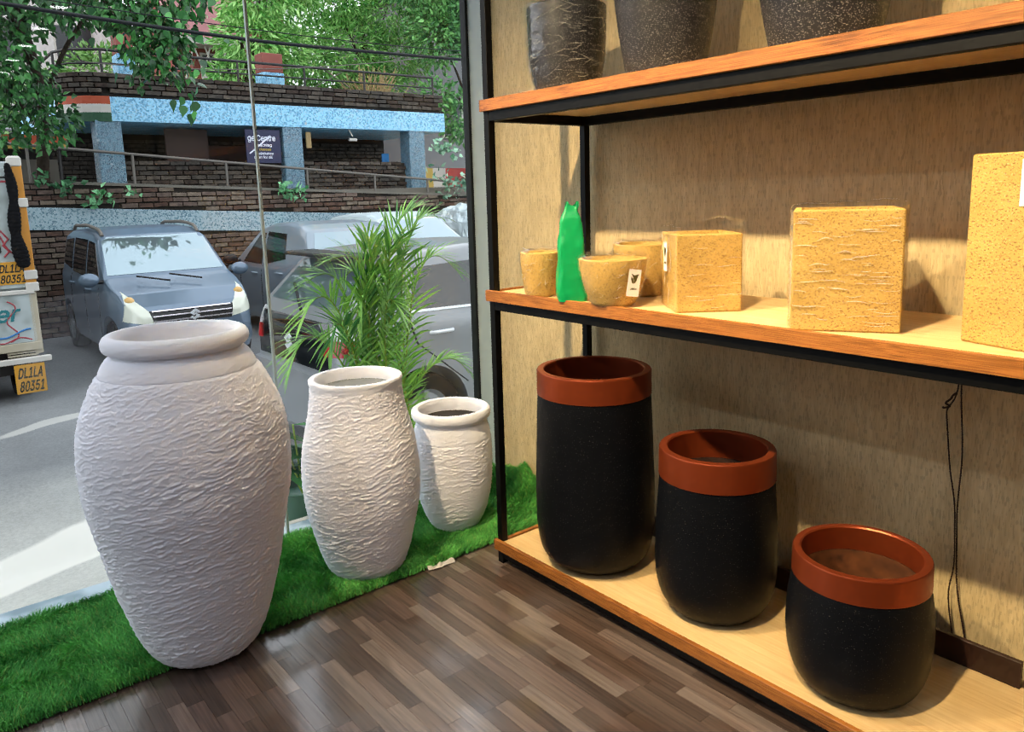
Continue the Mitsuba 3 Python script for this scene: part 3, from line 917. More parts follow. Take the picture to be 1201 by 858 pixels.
struct('street', sheet(np.linspace(-25, 40, 66), np.r_[np.linspace(3.0, 6, 31), np.linspace(6.5, 13.0, 14)],
                       lambda x, y: street_h(y) + 0.012 * (meshkit.noise(np.stack([x * .9, y * .9, 0 * x], -1), 4) - .5) * (y > 4)), 'material_street', 'grey street of worn concrete and asphalt outside the window', smooth=True)
struct('terrace_ground', box(-25, 40, RW_Y + .25, 60, 0.9, 1.58), 'material_concrete', 'raised terrace ground behind the retaining wall')


def wall_top(x):
    return 1.745 - 0.048 * (x - 2.5)


def band_top(x):
    return 1.40 - 0.055 * (x - 2.0)


RW = thing('retaining_wall', 'dark brick retaining wall with a tiled blue grey band behind the parked cars', kind='structure')
xs = np.linspace(-8, 16, 25)


def strip(x0, x1, y0, y1, zlo, zhi, n=2):
    """A wall piece whose lower and upper edges follow zlo(x), zhi(x)."""
    X = np.linspace(x0, x1, n)
    V, F = [], []
    for x in X:
        V += [[x, y0, zlo(x)], [x, y0, zhi(x)], [x, y1, zhi(x)], [x, y1, zlo(x)]]
    for i in range(n - 1):
        for j in range(4):
            F.append([4 * i + j, 4 * i + 4 + j, 4 * i + 4 + (j + 1) % 4, 4 * i + (j + 1) % 4])
    F += [[0, 1, 2, 3], [4 * n - 1, 4 * n - 2, 4 * n - 3, 4 * n - 4]]
    m = tm(V, F)
    m.fix_normals()
    return m


part(RW, 'mortar_core', strip(-8, 16, RW_Y, RW_Y + .3, lambda x: -0.6, lambda x: wall_top(x) - .03), 'material_mortar')
part(RW, 'tile_band', strip(-8, 16, RW_Y - .035, RW_Y + .01, lambda x: band_top(x) - .325, band_top), 'material_mosaic_band', label='band of broken blue grey tile')
part(RW, 'coping', strip(2.2, 16, RW_Y - .03, RW_Y + .33, lambda x: wall_top(x) - .03, lambda x: wall_top(x) + .015), 'material_concrete')


def bricks(parent, x0, x1, y, z0, z1, mats, seed, top=None, bottom=None, bw=0.235, bh=0.078, limit=300, keep=None, far_m=None):
    """Courses of single bricks on a face towards -y; past the limit they go into one stuff part."""
    r = np.random.default_rng(seed)
    n, left = 0, []
    for c in range(int((z1 - z0) / bh)):
        z = z0 + (c + .5) * bh
        x = x0 - (c % 2) * bw / 2
        while x < x1:
            w = bw * r.uniform(0.9, 1.08)
            xc = x + w / 2
            x += w
            if (top and z + bh / 2 > top(xc)) or (bottom and z - bh / 2 < bottom(xc)) or xc > x1 or xc < x0:
                continue
            out = r.uniform(-0.012, 0.012)
            rot = (0, r.normal(0, 1.0), r.normal(0, 1.2))
            k = mats[int(r.integers(len(mats)))]
            d = unit_box(xc, y + out, z + r.normal(0, .003), w - 0.016, 0.09, bh - 0.018 + r.normal(0, .003), k, rot)
            if n < limit and (keep is None or keep(xc, z)):
                part(parent, 'brick', d, None)
                n += 1
            else:
                left.append(moved(box(-.5, .5, -.5, .5, -.5, .5), s=[w - .016, .09, bh - .018], x=xc, y=y + out, z=z))
    if left:
        part(parent, 'brick_field', cat(left), far_m or mats[0], kind='stuff')


bricks(RW, 1.0, 10.4, RW_Y, 1.2, 1.80, ['material_brick_0', 'material_brick_1', 'material_brick_2'], 3,
       top=lambda x: wall_top(x) - .02, bottom=lambda x: band_top(x) + .0, limit=300)
bricks(RW, 0.8, 10.4, RW_Y, -0.5, 1.16, ['material_brick_0', 'material_brick_1', 'material_brick_2'], 4,
       top=lambda x: band_top(x) - .325, limit=170, keep=lambda x, z: 1.0 < x < 2.2 or (3.3 < x < 4.7 and z > .1))

# lower street railing on the wall
RAIL = thing('street_railing', 'grey pipe railing along the top of the retaining wall', 'railing')
rz_ = lambda x: 2.19 - 0.0815 * (x - 1.8) + 0.10
part(RAIL, 'rail', tube([(x, RW_Y + .12, rz_(x)) for x in np.linspace(0.6, 9.4, 12)], 0.022, 8), 'material_rail_grey', smooth=True)
for x in (1.75, 3.14, 4.57, 6.0, 7.36, 8.55):
    part(RAIL, 'post', tube([(x, RW_Y + .12, wall_top(x) - .02), (x, RW_Y + .12, rz_(x))], 0.021, 8), 'material_rail_grey', smooth=True)

# terrace building
TB = thing('terrace_building', 'open brick terrace building with blue mosaic beam and pillars across the street', 'building')


def round_slab(z0, z1, m, name, out=0.0, x_end=9.15, label=None):
    from shapely.geometry import Polygon
    R = 0.62
    a = np.linspace(np.pi, 1.5 * np.pi, 14)
    pts = [(2.33 + R + (R + out) * math.cos(t), BLD_Y + R + (R + out) * math.sin(t)) for t in a] + [(x_end, BLD_Y - out), (x_end, BLD_Y + 4.6), (2.33 - out, BLD_Y + 4.6)]
    g = trimesh.creation.extrude_polygon(Polygon(pts), z1 - z0, engine='earcut')
    g.apply_translation([0, 0, z0])
    return part(TB, name, g, m, label=label)


round_slab(2.69, 3.055, 'material_mosaic_blue', 'beam', label='bright blue mosaic beam')
round_slab(3.055, 3.10, 'material_soot', 'parapet_core', -0.03)


def curve_piece(z0, z1, m, name, a0, a1, out=0.012, label=None):
    R, t = 0.62 + out, np.linspace(a0, a1, 9)
    V, F = [], []
    for a in t:
        for rr, zz in ((R - .03, z0), (R, z0), (R, z1), (R - .03, z1)):
            V.append([2.95 + rr * math.cos(a), BLD_Y + .62 + rr * math.sin(a), zz])
    for i in range(8):
        for j in range(4):
            F.append([4 * i + j, 4 * i + 4 + j, 4 * i + 4 + (j + 1) % 4, 4 * i + (j + 1) % 4])
    F += [[0, 1, 2, 3], [35, 34, 33, 32]]
    g = tm(V, F)
    g.fix_normals()
    return part(TB, name, g, m, label=label)


curve_piece(2.94, 3.06, 'material_saffron', 'painted_stripe', 0.98 * np.pi, 1.5 * np.pi, label='saffron stripe on the rounded corner')
curve_piece(2.815, 2.94, 'material_flag_white', 'painted_stripe', 0.98 * np.pi, 1.5 * np.pi, label='white stripe on the rounded corner')
curve_piece(2.68, 2.815, 'material_flag_green', 'painted_stripe', 0.98 * np.pi, 1.5 * np.pi, label='dark green stripe on the rounded corner')
curve_piece(3.09, 3.41, 'material_mortar', 'parapet_core', 0.98 * np.pi, 1.52 * np.pi, -0.04)
for c in range(4):                          # parapet courses: round the corner, then straight
    z = 3.10 + 0.078 * (c + .5)
    for i in range(5):
        a = np.pi * (1.03 + 0.094 * i + 0.045 * (c % 2))
        if a < 1.5 * np.pi:
            part(TB, 'parapet_brick', unit_box(2.95 + .60 * math.cos(a), BLD_Y + .62 + .60 * math.sin(a), z, .17, .1, .06, f'material_dark_brick_{(i + c) % 3}', (0, 0, math.degrees(a) + 90)), None)
    x = 2.96 - 0.12 * (c % 2)
    while x < 9.0:
        w = 0.24 * rng.uniform(.9, 1.1)
        part(TB, 'parapet_brick', unit_box(x + w / 2, BLD_Y + .04 + rng.uniform(-.012, .012), z, w - .016, .12, .06, f'material_dark_brick_{int(rng.integers(3))}', (0, rng.normal(0, .8), rng.normal(0, .8))), None)
        x += w
part(TB, 'parapet_wall', box(2.98, 9.05, BLD_Y + .06, BLD_Y + .2, 3.1, 3.40), 'material_mortar')
g = cat([box(2.36, 2.44, BLD_Y + .62, BLD_Y + 4.4, 3.1, 3.42)])
part(TB, 'parapet_wall', g, 'material_mortar')
for x, w in ((2.72, .36), (5.69, .36), (8.30, .36)):
    part(TB, 'pillar', box(x, x + w, BLD_Y + .02, BLD_Y + .38, 1.5 if x < 3 else 1.5, 2.7, 0.01), 'material_mosaic_pillar', label='blue grey mosaic pillar')
for x, w, zt, zm in ((3.18, .26, 4.35, 3.75), (5.50, .40, 3.97, 3.64)):
    p_ = part(TB, 'upper_pillar', box(x, x + w, BLD_Y + .25, BLD_Y + .6, 3.1, zm, 0.01), 'material_mosaic_blue', label='pillar stub with blue mosaic foot')
    part(p_, 'shaft', box(x + .01, x + w - .01, BLD_Y + .26, BLD_Y + .59, zm, zt, 0.01), 'material_red_brown', label='bare reddish brick upper part')
part(TB, 'back_wall', box(2.4, 9.1, 15.6, 15.8, 1.5, 2.7), 'material_mortar')
bricks(TB, 2.4, 9.0, 15.58, 1.58, 2.66, ['material_dark_brick_0', 'material_dark_brick_1', 'material_dark_brick_2'], 9, limit=120, keep=lambda x, z: 6.3 < x < 9.0 or 3.6 < x < 4.6)
part(TB, 'front_wall', box(3.06, 8.3, BLD_Y + .25, BLD_Y + .35, 1.5, 2.08), 'material_mortar')
bricks(TB, 3.08, 8.28, BLD_Y + .25, 1.56, 2.11, ['material_dark_brick_0', 'material_dark_brick_1', 'material_dark_brick_2'], 12, limit=175)
part(TB, 'timber_panel', box(3.9, 4.6, BLD_Y + .7, BLD_Y + .75, 2.05, 2.66), 'material_timber_dark', label='dark brown timber screen')
part(TB, 'timber_panel', box(4.75, 5.5, BLD_Y + 1.2, BLD_Y + 1.25, 2.05, 2.42), 'material_timber_dark', label='dark brown timber screen')
part(TB, 'hanging_cloth', box(6.16, 6.26, BLD_Y + .1, BLD_Y + .14, 2.33, 2.62, .01), 'material_straw', label='small tan cloth hung by the pillar')
part(TB, 'blue_cloth', box(8.0, 8.16, BLD_Y + .6, BLD_Y + .63, 2.0, 2.28, .005), 'material_blue_cloth', label='bright blue cloth')
lm = cat([tube([(7.02, BLD_Y + .1, 2.69), (7.1, BLD_Y + .1, 2.56)], .012), tube([(7.02, BLD_Y + .1, 2.5), (7.18, BLD_Y + .1, 2.5)], .03)])
part(TB, 'wall_lamp', lm, 'material_flag_white', label='small white lamp under the beam')
up_r = thing('terrace_railing', 'dark pipe railing above the brick parapet of the terrace', 'railing')
P0 = [(2.36, BLD_Y + 2.0), (2.36, BLD_Y + .66), (2.5, BLD_Y + .3), (2.9, BLD_Y + .06)] + [(x, BLD_Y + .08) for x in (4.0, 5.0, 6.2, 7.4, 8.95)]
for h in (0.5, 0.3):
    part(up_r, 'rail', tube([(x, y, 3.25 + h) for x, y in P0], .022 if h > .4 else .014, 8), 'material_rail_dark', smooth=True)
for x, y in P0[1:2] + P0[3:]:
    part(up_r, 'post', tube([(x, y, 3.38), (x, y, 3.75)], .02, 8), 'material_rail_dark', smooth=True)
for a, b in (((6.4, 3.42), (7.0, 3.74)), ((6.6, 3.74), (7.1, 3.45))):
    part(up_r, 'brace', tube([(a[0], BLD_Y + .1, a[1]), (b[0], BLD_Y + .1, b[1])], .008, 6), 'material_rail_grey', smooth=True)

# the hung sign board
SIGN = thing('sign_board', 'navy blue sign board with white lettering hung under the mosaic beam', 'sign')
sx, sy = 5.02, BLD_Y + .04
part(SIGN, 'board', box(sx, sx + .62, sy, sy + .03, 2.06, 2.63, .004), 'material_navy')


def letters(parent, t, h, x, y, z, m, rz=0, maxw=None):
    g = text(t, h, .004)
    if maxw and g.bounds[1][0] > maxw:
        g.apply_scale([maxw / g.bounds[1][0], 1, 1])
    part(parent, 'lettering', facing(g, x, y, z, rz), m)


letters(SIGN, 'ge Centre', .095, sx + .03, sy - .002, 2.44, 'material_sign_white', maxw=.5)
letters(SIGN, 'coaching', .05, sx + .16, sy - .002, 2.345, 'material_sign_white', maxw=.38)
letters(SIGN, 'classes', .045, sx + .22, sy - .002, 2.275, 'material_sign_yellow', maxw=.3)
letters(SIGN, 'admissions', .045, sx + .2, sy - .002, 2.205, 'material_sign_white', maxw=.28)
letters(SIGN, 'open for all', .045, sx + .12, sy - .002, 2.14, 'material_sign_white', maxw=.46)
part(SIGN, 'diagonal_bar', facing(moved(box(0, .5, -.012, .012, 0, .004), rz=38), sx + .05, sy - .008, 2.22), 'material_sign_white')

# far buildings behind the trees


def house(name, label, x0, x1, y0, y1, z0, z1, m, wins, roof_m, extra=None):
    k = thing(name, label, 'building')
    part(k, 'wall', box(x0, x1, y0, y1, z0, z1), m)
    part(k, 'roof', box(x0 - .2, x1 + .2, y0 - .2, y1 + .2, z1, z1 + .2), roof_m)
    for (wx, wz, ww, wh) in wins:
        f = part(k, 'window', box(wx, wx + ww, y0 - .06, y0 + .02, wz, wz + wh), 'material_flag_white')
        part(f, 'pane', box(wx + .06, wx + ww - .06, y0 - .065, y0, wz + .06, wz + wh - .06), 'material_window_dark')
    return k


house('apartment_building', 'pale apartment building glimpsed behind the leafy tree at top left', -6, 7.3, 30, 38, 0, 13, 'material_pale_wall',
      [(x, z, 1.2, 1.4) for x in (-4, -1.5, 1, 3.2, 5.2) for z in (3, 6, 9)], 'material_grey_wall')
hb = house('brick_house', 'reddish brown house with pink gable behind the terrace', 7.4, 10.2, 23, 28, 0, 9.5, 'material_red_brown',
           [(7.6, 4.9, .9, .7), (9.3, 6.5, .6, .8)], 'material_grey_wall')
part(hb, 'gable', box(6.6, 8.6, 22.4, 23, 5.9, 7.6), 'material_pink_wall', label='pink painted projecting balcony')
part(hb, 'slab', box(6.5, 8.7, 22.3, 23, 5.72, 5.9), 'material_flag_white')
for i in range(3):
    part(hb, 'lattice_bar', tube([(6.9 + .45 * i, 22.5, 4.4), (7.3 + .45 * i, 22.5, 5.7)], .025, 6), 'material_flag_white')
    part(hb, 'lattice_bar', tube([(7.7 + .3 * i, 22.5, 4.4), (7.3 + .3 * i, 22.5, 5.7)], .025, 6), 'material_flag_white')
house('grey_building', 'grey building far behind at the right edge of the window', 13.4, 20, 20.5, 26, 0, 7.5, 'material_grey_wall', [(14.1, 3.2, .8, 1.2), (15.6, 3.2, .8, 1.2)], 'material_soot')
rs = thing('shop_awning', 'red and white painted shutter box beyond the terrace pillar', 'awning')
part(rs, 'red_panel', box(11.75, 13.4, 17, 17.4, 1.62, 2.12), 'material_red_paint')
part(rs, 'white_panel', box(11.35, 11.75, 17, 17.4, 1.62, 2.12), 'material_flag_white')
part(rs, 'yellow_panel', box(11.1, 11.35, 17, 17.4, 1.62, 2.12), 'material_sign_yellow')

SHED = thing('roadside_shed', 'dark roadside shed with an orange and cream banner behind the goods truck', 'shed')
part(SHED, 'back_wall', box(-3.0, 2.25, 14.2, 14.3, 1.58, 2.45), 'material_soot')
part(SHED, 'roof_sheet', moved(box(-3.1, 2.3, -.5, .6, 0, .03), y=13.8, z=2.56, rx=6), 'material_grey_wall')
part(SHED, 'banner', box(-2.8, 2.32, 13.28, 13.30, 2.26, 2.46), 'material_saffron', label='orange banner')
part(SHED, 'banner_stripe', box(-2.8, 2.32, 13.265, 13.28, 2.26, 2.33), 'material_sign_yellow', label='cream lower stripe')
part(SHED, 'hanging_sheet', box(1.5, 2.2, 13.5, 13.52, 1.72, 2.12), 'material_concrete', label='grey hanging sheet')
for x in (-2.7, -.4, 2.2):
    part(SHED, 'pole', tube([(x, 13.32, 1.56), (x, 13.32, 2.55)], .025, 8), 'material_rail_dark', smooth=True)

# cables over the street
for k, (pts, r, lab) in enumerate([
        ([(-0.6, 8.6, 3.42), (1.15, 9, 3.35), (2.78, 9, 3.275), (3.73, 9, 3.25), (5.08, 9, 3.258), (6.63, 9, 3.285), (9.5, 9.2, 3.5)], .021, 'thick black cable crossing above the terrace'),
        ([(0.2, 9.6, 3.62), (3.0, 9.6, 3.52), (6.0, 9.6, 3.50), (9.5, 9.6, 3.72)], .006, 'thin dark wire above the thick cable'),
        ([(2.2, 12.4, 3.42), (5.0, 12.4, 3.50), (7.2, 12.4, 3.78), (9.4, 12.4, 4.15)], .007, 'thin pale wire rising to the right before the terrace')]):
    c = thing('overhead_cable', lab, 'cable')
    shape(c, tube(spline(pts, 60), r, 7), 'material_cable' if k < 2 else 'material_rail_grey', smooth=True)

# ================================================================ VEHICLES


def ray_hit(V, F, O, D):
    """First hit of each ray on the mesh; nan where it misses."""
    a, b, c = V[F[:, 0]], V[F[:, 1]], V[F[:, 2]]
    e1, e2 = b - a, c - a
    P = np.cross(D, e2)
    det = (e1 * P).sum(1)
    ok = np.abs(det) > 1e-12
    inv = np.where(ok, 1 / np.where(ok, det, 1), 0)
    out = np.full((len(O), 3), np.nan)
    for i, o in enumerate(O):
        s = o - a
        uu = (s * P).sum(1) * inv
        q = np.cross(s, e1)
        vv = (q @ D) * inv
        t = (e2 * q).sum(1) * inv
        g = ok & (uu >= -1e-6) & (vv >= -1e-6) & (uu + vv <= 1 + 1e-6) & (t > 0)
        if g.any():
            out[i] = o + D * t[g].min()
    return out


def patch(body, corners, D, n=14, m=8, lift=0.006, bow=0.0):
    """A panel lying on the body: the bilinear quad (given before the body, as corners) thrown along D onto it."""
    D = np.asarray(D, float) / np.linalg.norm(D)
    A, B, Cc, E = [np.asarray(q, float) for q in corners]
    u, v = np.meshgrid(np.linspace(0, 1, n), np.linspace(0, 1, m), indexing='ij')
    u, v = u[..., None], v[..., None]
    Q = (1 - u) * (1 - v) * A + u * (1 - v) * B + u * v * Cc + (1 - u) * v * E
    Q = Q + np.array([0, 0, bow]) * (4 * u * (1 - u)) * v
    H = ray_hit(np.asarray(body.vertices), np.asarray(body.faces), Q.reshape(-1, 3) - 5 * D, D)
    bad = np.isnan(H[:, 0])
    if bad.any():
        good = H[~bad]
        for i in np.nonzero(bad)[0]:
            d = Q.reshape(-1, 3)[i]
            j = np.argmin((((good - d) - ((good - d) @ D)[:, None] * D) ** 2).sum(1))
            H[i] = d + D * ((good[j] - d) @ D)
    top, bot = H - D * lift, H + D * 0.02
    i, j = np.meshgrid(np.arange(n - 1), np.arange(m - 1), indexing='ij')
    f = np.stack([i * m + j, (i + 1) * m + j, (i + 1) * m + j + 1, i * m + j + 1], -1).reshape(-1, 4)
    k = len(H)
    F = [f, f[:, ::-1] + k]
    ring = [r * m for r in range(n)] + [(n - 1) * m + c for c in range(1, m)] + [r * m + m - 1 for r in range(n - 2, -1, -1)] + [c for c in range(m - 2, 0, -1)]
    ring = np.array(ring)
    nx = np.roll(ring, -1)
    F.append(np.stack([nx, ring, ring + k, nx + k], 1))
    g = tm(np.vstack([top, bot]), np.vstack(F))
    nrm = np.cross(top[m] - top[0], top[1] - top[0])
    if nrm @ D > 0:
        g.invert()
    return g


def car_body(L, W, prof, belt, zb, tumble, wheels, wr, plan):
    """prof: (x, z) roof line from nose to tail (x forward, 0 at the middle); belt: (x, z); plan: (x, half width factor)."""
    px, pz = np.array(prof).T
    bx, bz = np.array(belt).T
    qx, qw = np.array(plan).T
    X = np.unique(np.r_[np.linspace(-L / 2, L / 2, 70), px])
    rings = []
    for x in X:
        H = np.interp(x, px[::-1], pz[::-1]) if px[0] > px[-1] else np.interp(x, px, pz)
        B = min(np.interp(x, bx[::-1], bz[::-1]) if bx[0] > bx[-1] else np.interp(x, bx, bz), H - 0.03)
        w = W / 2 * (np.interp(x, qx[::-1], qw[::-1]) if qx[0] > qx[-1] else np.interp(x, qx, qw))
        h = H - B
        t = tumble * h
        half = [(0, zb), (.8 * w, zb), (.95 * w, zb + .03), (.995 * w, zb + .14), (w, zb + .30), (w, B - .22), (.993 * w, B - .08), (.97 * w, B - .01), (.955 * w, B + .0 * h + .005),
                (.955 * w - .30 * t, B + .33 * h), (.955 * w - .66 * t, B + .66 * h), (.955 * w - t, B + .90 * h), (.955 * w - t - min(.05, h), B + .97 * h), (.955 * w - t - min(.13, 1.5 * h), B + .995 * h), (.45 * w, H + .0), (0, H + .004)]
        half = np.array([(max(y, 0), z) for y, z in half])
        ring = np.vstack([half, half[-2:0:-1] * [-1, 1]])
        rings.append(np.c_[np.full(len(ring), x), ring])
    n = len(rings[0])
    V = np.vstack(rings)
    F = [[i * n + j, i * n + (j + 1) % n, (i + 1) * n + (j + 1) % n, (i + 1) * n + j] for i in range(len(X) - 1) for j in range(n)]
    c0, c1 = len(V), len(V) + 1
    V = np.vstack([V, rings[0].mean(0), rings[-1].mean(0)])
    T3 = [[c0, (j + 1) % n, j] for j in range(n)] + [[c1, (len(X) - 1) * n + j, (len(X) - 1) * n + (j + 1) % n] for j in range(n)]
    m = cat([tm(V, F), tm(V, T3)])
    m.merge_vertices()
    m.fix_normals()
    if m.volume < 0:
        m.invert()
    A = manifold3d.Manifold(manifold3d.Mesh(m.vertices.astype(np.float32), m.faces.astype(np.uint32)))
    for wx in wheels:
        for s in (-1, 1):
            c = trimesh.creation.cylinder(wr * 1.2, .34, sections=40)
            c = moved(c, rx=90, x=wx, y=s * (W / 2 - .08), z=wr)
            A = A - manifold3d.Manifold(manifold3d.Mesh(c.vertices.astype(np.float32), c.faces.astype(np.uint32)))
    o = A.to_mesh()
    if len(o.tri_verts) == 0:
        return m
    return trimesh.Trimesh(o.vert_properties[:, :3], o.tri_verts)


TIRE = lathe([(0.19, -.085), (0.29, -.09), (0.305, -.07), (0.31, 0), (0.305, .07), (0.29, .09), (0.19, .085)], 40)
HUB = cat([lathe([(.001, .075), (.05, .08), (.06, .06), (.16, .05), (.185, .075), (.195, .085), (.195, .03), (.001, .03)], 40)] +
          [moved(box(-.018, .018, .05, .18, .05, .075), rz=72 * i) for i in range(5)])


def car(name, label, pos, yaw, L, W, prof, belt, plan, paint, tumble=.28, wheels=(1.18, -1.2), zb=.2, side=(), front=None, rear=None, extras=None, cat_='car', seams=()):
    key = thing(name, label, cat_)
    body = car_body(L, W, prof, belt, zb, tumble, wheels, .31, plan)
    place = lambda g: moved(g, pos[0], pos[1], pos[2], rz=yaw)
    part(key, 'body', place(body), paint, smooth=32)
    for wx in wheels:
        for s in (-1, 1):
            t = part(key, 'wheel', place(moved(TIRE, rx=90 * -s, x=wx, y=s * (W / 2 - .10), z=.31)), 'material_rubber', smooth=40)
            part(t, 'hub', place(moved(HUB, rx=90 * -s, x=wx, y=s * (W / 2 - .10), z=.31)), 'material_alloy', smooth=30)
    for s in (-1, 1):
        for q in side:
            part(key, 'side_window', place(patch(body, [(x, s * 3.0, z) for x, z in q], (0, -s, 0))), 'material_car_side_glass', smooth=40, label='dark tinted side window')
        for q in seams:
            part(key, 'door_seam', place(patch(body, [(x, s * 3.0, z) for x, z in q], (0, -s, 0), 10, 10, .002)), 'material_black_plastic')
    if front:
        part(key, 'windshield', place(patch(body, [(3.0, y, z) for y, z in front], (-1, 0, 0), 18, 10)), 'material_car_glass', smooth=40, label='windshield reflecting the sky')
    if rear:
        part(key, 'rear_window', place(patch(body, [(-3.0, y, z) for y, z in rear], (1, 0, 0), 18, 10)), 'material_car_glass', smooth=40, label='dark rear window')
    if extras:
        extras(key, body, place)
    return key


def handle(key, place, x, y, z, m, w=.17):
    s = 1 if y > 0 else -1
    part(key, 'door_handle', place(tube(spline([(x - w / 2, y - s * .012, z), (x - w / 2 + .025, y + s * .022, z + .003), (x, y + s * .030, z + .004), (x + w / 2 - .025, y + s * .022, z + .003), (x + w / 2, y - s * .012, z)], 18), .014, 8)), m, smooth=True)


def mirror(key, place, x, y, z, m):
    s = 1 if y > 0 else -1
    e = trimesh.creation.icosphere(2, 1.0)
    e.apply_scale([.06, .11, .08])
    k = part(key, 'side_mirror', place(moved(e, x, y + s * .12, z)), m, smooth=True)
    part(k, 'mirror_arm', place(tube([(x, y - s * .03, z - .03), (x, y + s * .08, z - .03)], .022, 8)), 'material_black_plastic', smooth=True)


def s_emblem(key, place, x, y, z, size, rz):
    """The slanted S shaped badge."""
    h = size / 2
    P1 = [(0.9, .55), (.15, 1.05), (-.95, .3), (-.2, -.22), (-.62, -.52), (.05, -.05), (-.28, .22), (.12, .52), (.5, .27)]
    P2 = [(-x_, -y_) for x_, y_ in P1]
    g = cat([prism([(a * h, b * h) for a, b in P1], .012), prism([(a * h, b * h) for a, b in P2], .012)])
    g = moved(moved(g, rx=90), x, y, z, rz=rz)
    part(key, 'emblem', place(g), 'material_badge', label='slanted S shaped badge')


# --- blue grey tall hatchback facing the window
def wagon_extras(key, body, place):
    for s in (-1, 1):
        h = part(key, 'headlight', place(patch(body, [(3, s * .70, .66), (3, s * .42, .61), (3, s * .46, .76), (3, s * .64, .96)], (-1, 0, 0), 16, 10, .012)), 'material_lamp_lens', smooth=40, label='large clear headlight')
        e = trimesh.creation.icosphere(2, .055)
        hit = ray_hit(np.asarray(body.vertices), np.asarray(body.faces), np.array([[4, s * .60, .86]]), np.array([-1., 0, 0]))[0]
        part(h, 'indicator', place(moved(e, *(hit + [-.032, 0, 0]))), 'material_lamp_amber', smooth=True)
        mirror(key, place, .93, s * .74, 1.08, 'material_car_blue_grey')
        part(key, 'roof_rail', place(tube(spline([(.36, s * .56, 1.55), (.28, s * .56, 1.605), (.1, s * .57, 1.64), (-.4, s * .57, 1.67), (-.9, s * .57, 1.66), (-1.2, s * .56, 1.635), (-1.3, s * .56, 1.58)], 30), .022, 8)), 'material_rail_grey', smooth=True)
        handle(key, place, .28, s * .755, .92, 'material_car_blue_grey')
        handle(key, place, -.72, s * .755, .94, 'material_car_blue_grey')
        part(key, 'wiper', place(tube([(1.28, s * .18 + .1, 1.035), (1.12, s * .18 - .22, 1.10)], .011, 6)), 'material_black_plastic')
    g = part(key, 'grille', place(patch(body, [(3, -.42, .60), (3, .42, .60), (3, .46, .755), (3, -.46, .755)], (-1, 0, 0), 14, 6, .008)), 'material_black_plastic')
    for z in (.745, .69, .635):
        part(g, 'grille_bar', place(patch(body, [(3, -.43, z), (3, .43, z), (3, .43, z + .014), (3, -.43, z + .014)], (-1, 0, 0), 14, 3, .02)), 'material_chrome')
    s_emblem(key, place, 1.815, 0, .685, .12, 90)
    part(key, 'bumper', place(patch(body, [(3, -.68, .28), (3, .68, .28), (3, .72, .52), (3, -.72, .52)], (-1, 0, 0), 14, 6, .03)), 'material_car_blue_grey', smooth=40)
    part(key, 'number_plate', place(box(1.80, 1.835, -.25, .25, .42, .53)), 'material_flag_white')


car('blue_grey_car', 'blue grey tall hatchback car facing the window, large headlights', (2.6, 8.85 + 1.78, STREET_Z), -90, 3.56, 1.5,
    [(1.78, .58), (1.765, .70), (1.68, .80), (1.45, .93), (1.05, 1.045), (.95, 1.08), (.42, 1.545), (.1, 1.62), (-.5, 1.64), (-1.2, 1.61), (-1.5, 1.54), (-1.68, 1.1), (-1.76, .9), (-1.78, .5)],
    [(1.8, .6), (1.5, .90), (1.0, 1.02), (0, 1.0), (-1.4, 1.06), (-1.7, 1.06), (-1.8, .5)],
    [(1.78, .72), (1.72, .86), (1.6, .94), (1.2, 1), (-1.4, 1), (-1.68, .95), (-1.78, .82)], 'material_car_blue_grey', tumble=.16,
    side=[[(.72, 1.07), (.02, 1.05), (.02, 1.49), (.36, 1.47)], [(-.06, 1.05), (-.80, 1.08), (-.78, 1.51), (-.06, 1.50)], [(-.88, 1.10), (-1.42, 1.16), (-1.36, 1.47), (-.88, 1.50)]],
    front=[(-.66, 1.115), (.66, 1.115), (.585, 1.535), (-.585, 1.535)], rear=[(-.6, 1.12), (.6, 1.12), (.5, 1.48), (-.5, 1.48)], extras=wagon_extras,
    seams=[[(.76, .35), (.745, .35), (.745, 1.03), (.76, 1.03)], [(-.02, .35), (-.035, .35), (-.035, 1.03), (-.02, 1.03)], [(-.85, .65), (-.865, .65), (-.865, 1.05), (-.85, 1.05)]])


# --- silver hatchback with its tail towards the window
def silver_extras(key, body, place):
    for s in (-1, 1):
        part(key, 'tail_light', place(patch(body, [(-3, s * .74, .86), (-3, s * .60, .86), (-3, s * .62, 1.12), (-3, s * .70, 1.12)], (1, 0, 0), 8, 8, .012)), 'material_tail_red', smooth=40, label='red tail light')
        mirror(key, place, .78, s * .74, 1.06, 'material_black_plastic')
        handle(key, place, .12, s * .765, .89, 'material_car_silver')
        handle(key, place, -.78, s * .765, .93, 'material_car_silver')
    part(key, 'bumper', place(patch(body, [(-3, -.7, .28), (-3, .7, .28), (-3, .72, .55), (-3, -.72, .55)], (1, 0, 0), 14, 6, .03)), 'material_car_silver', smooth=40)
    part(key, 'number_plate', place(box(-1.80, -1.775, -.25, .25, .62, .73)), 'material_flag_white')


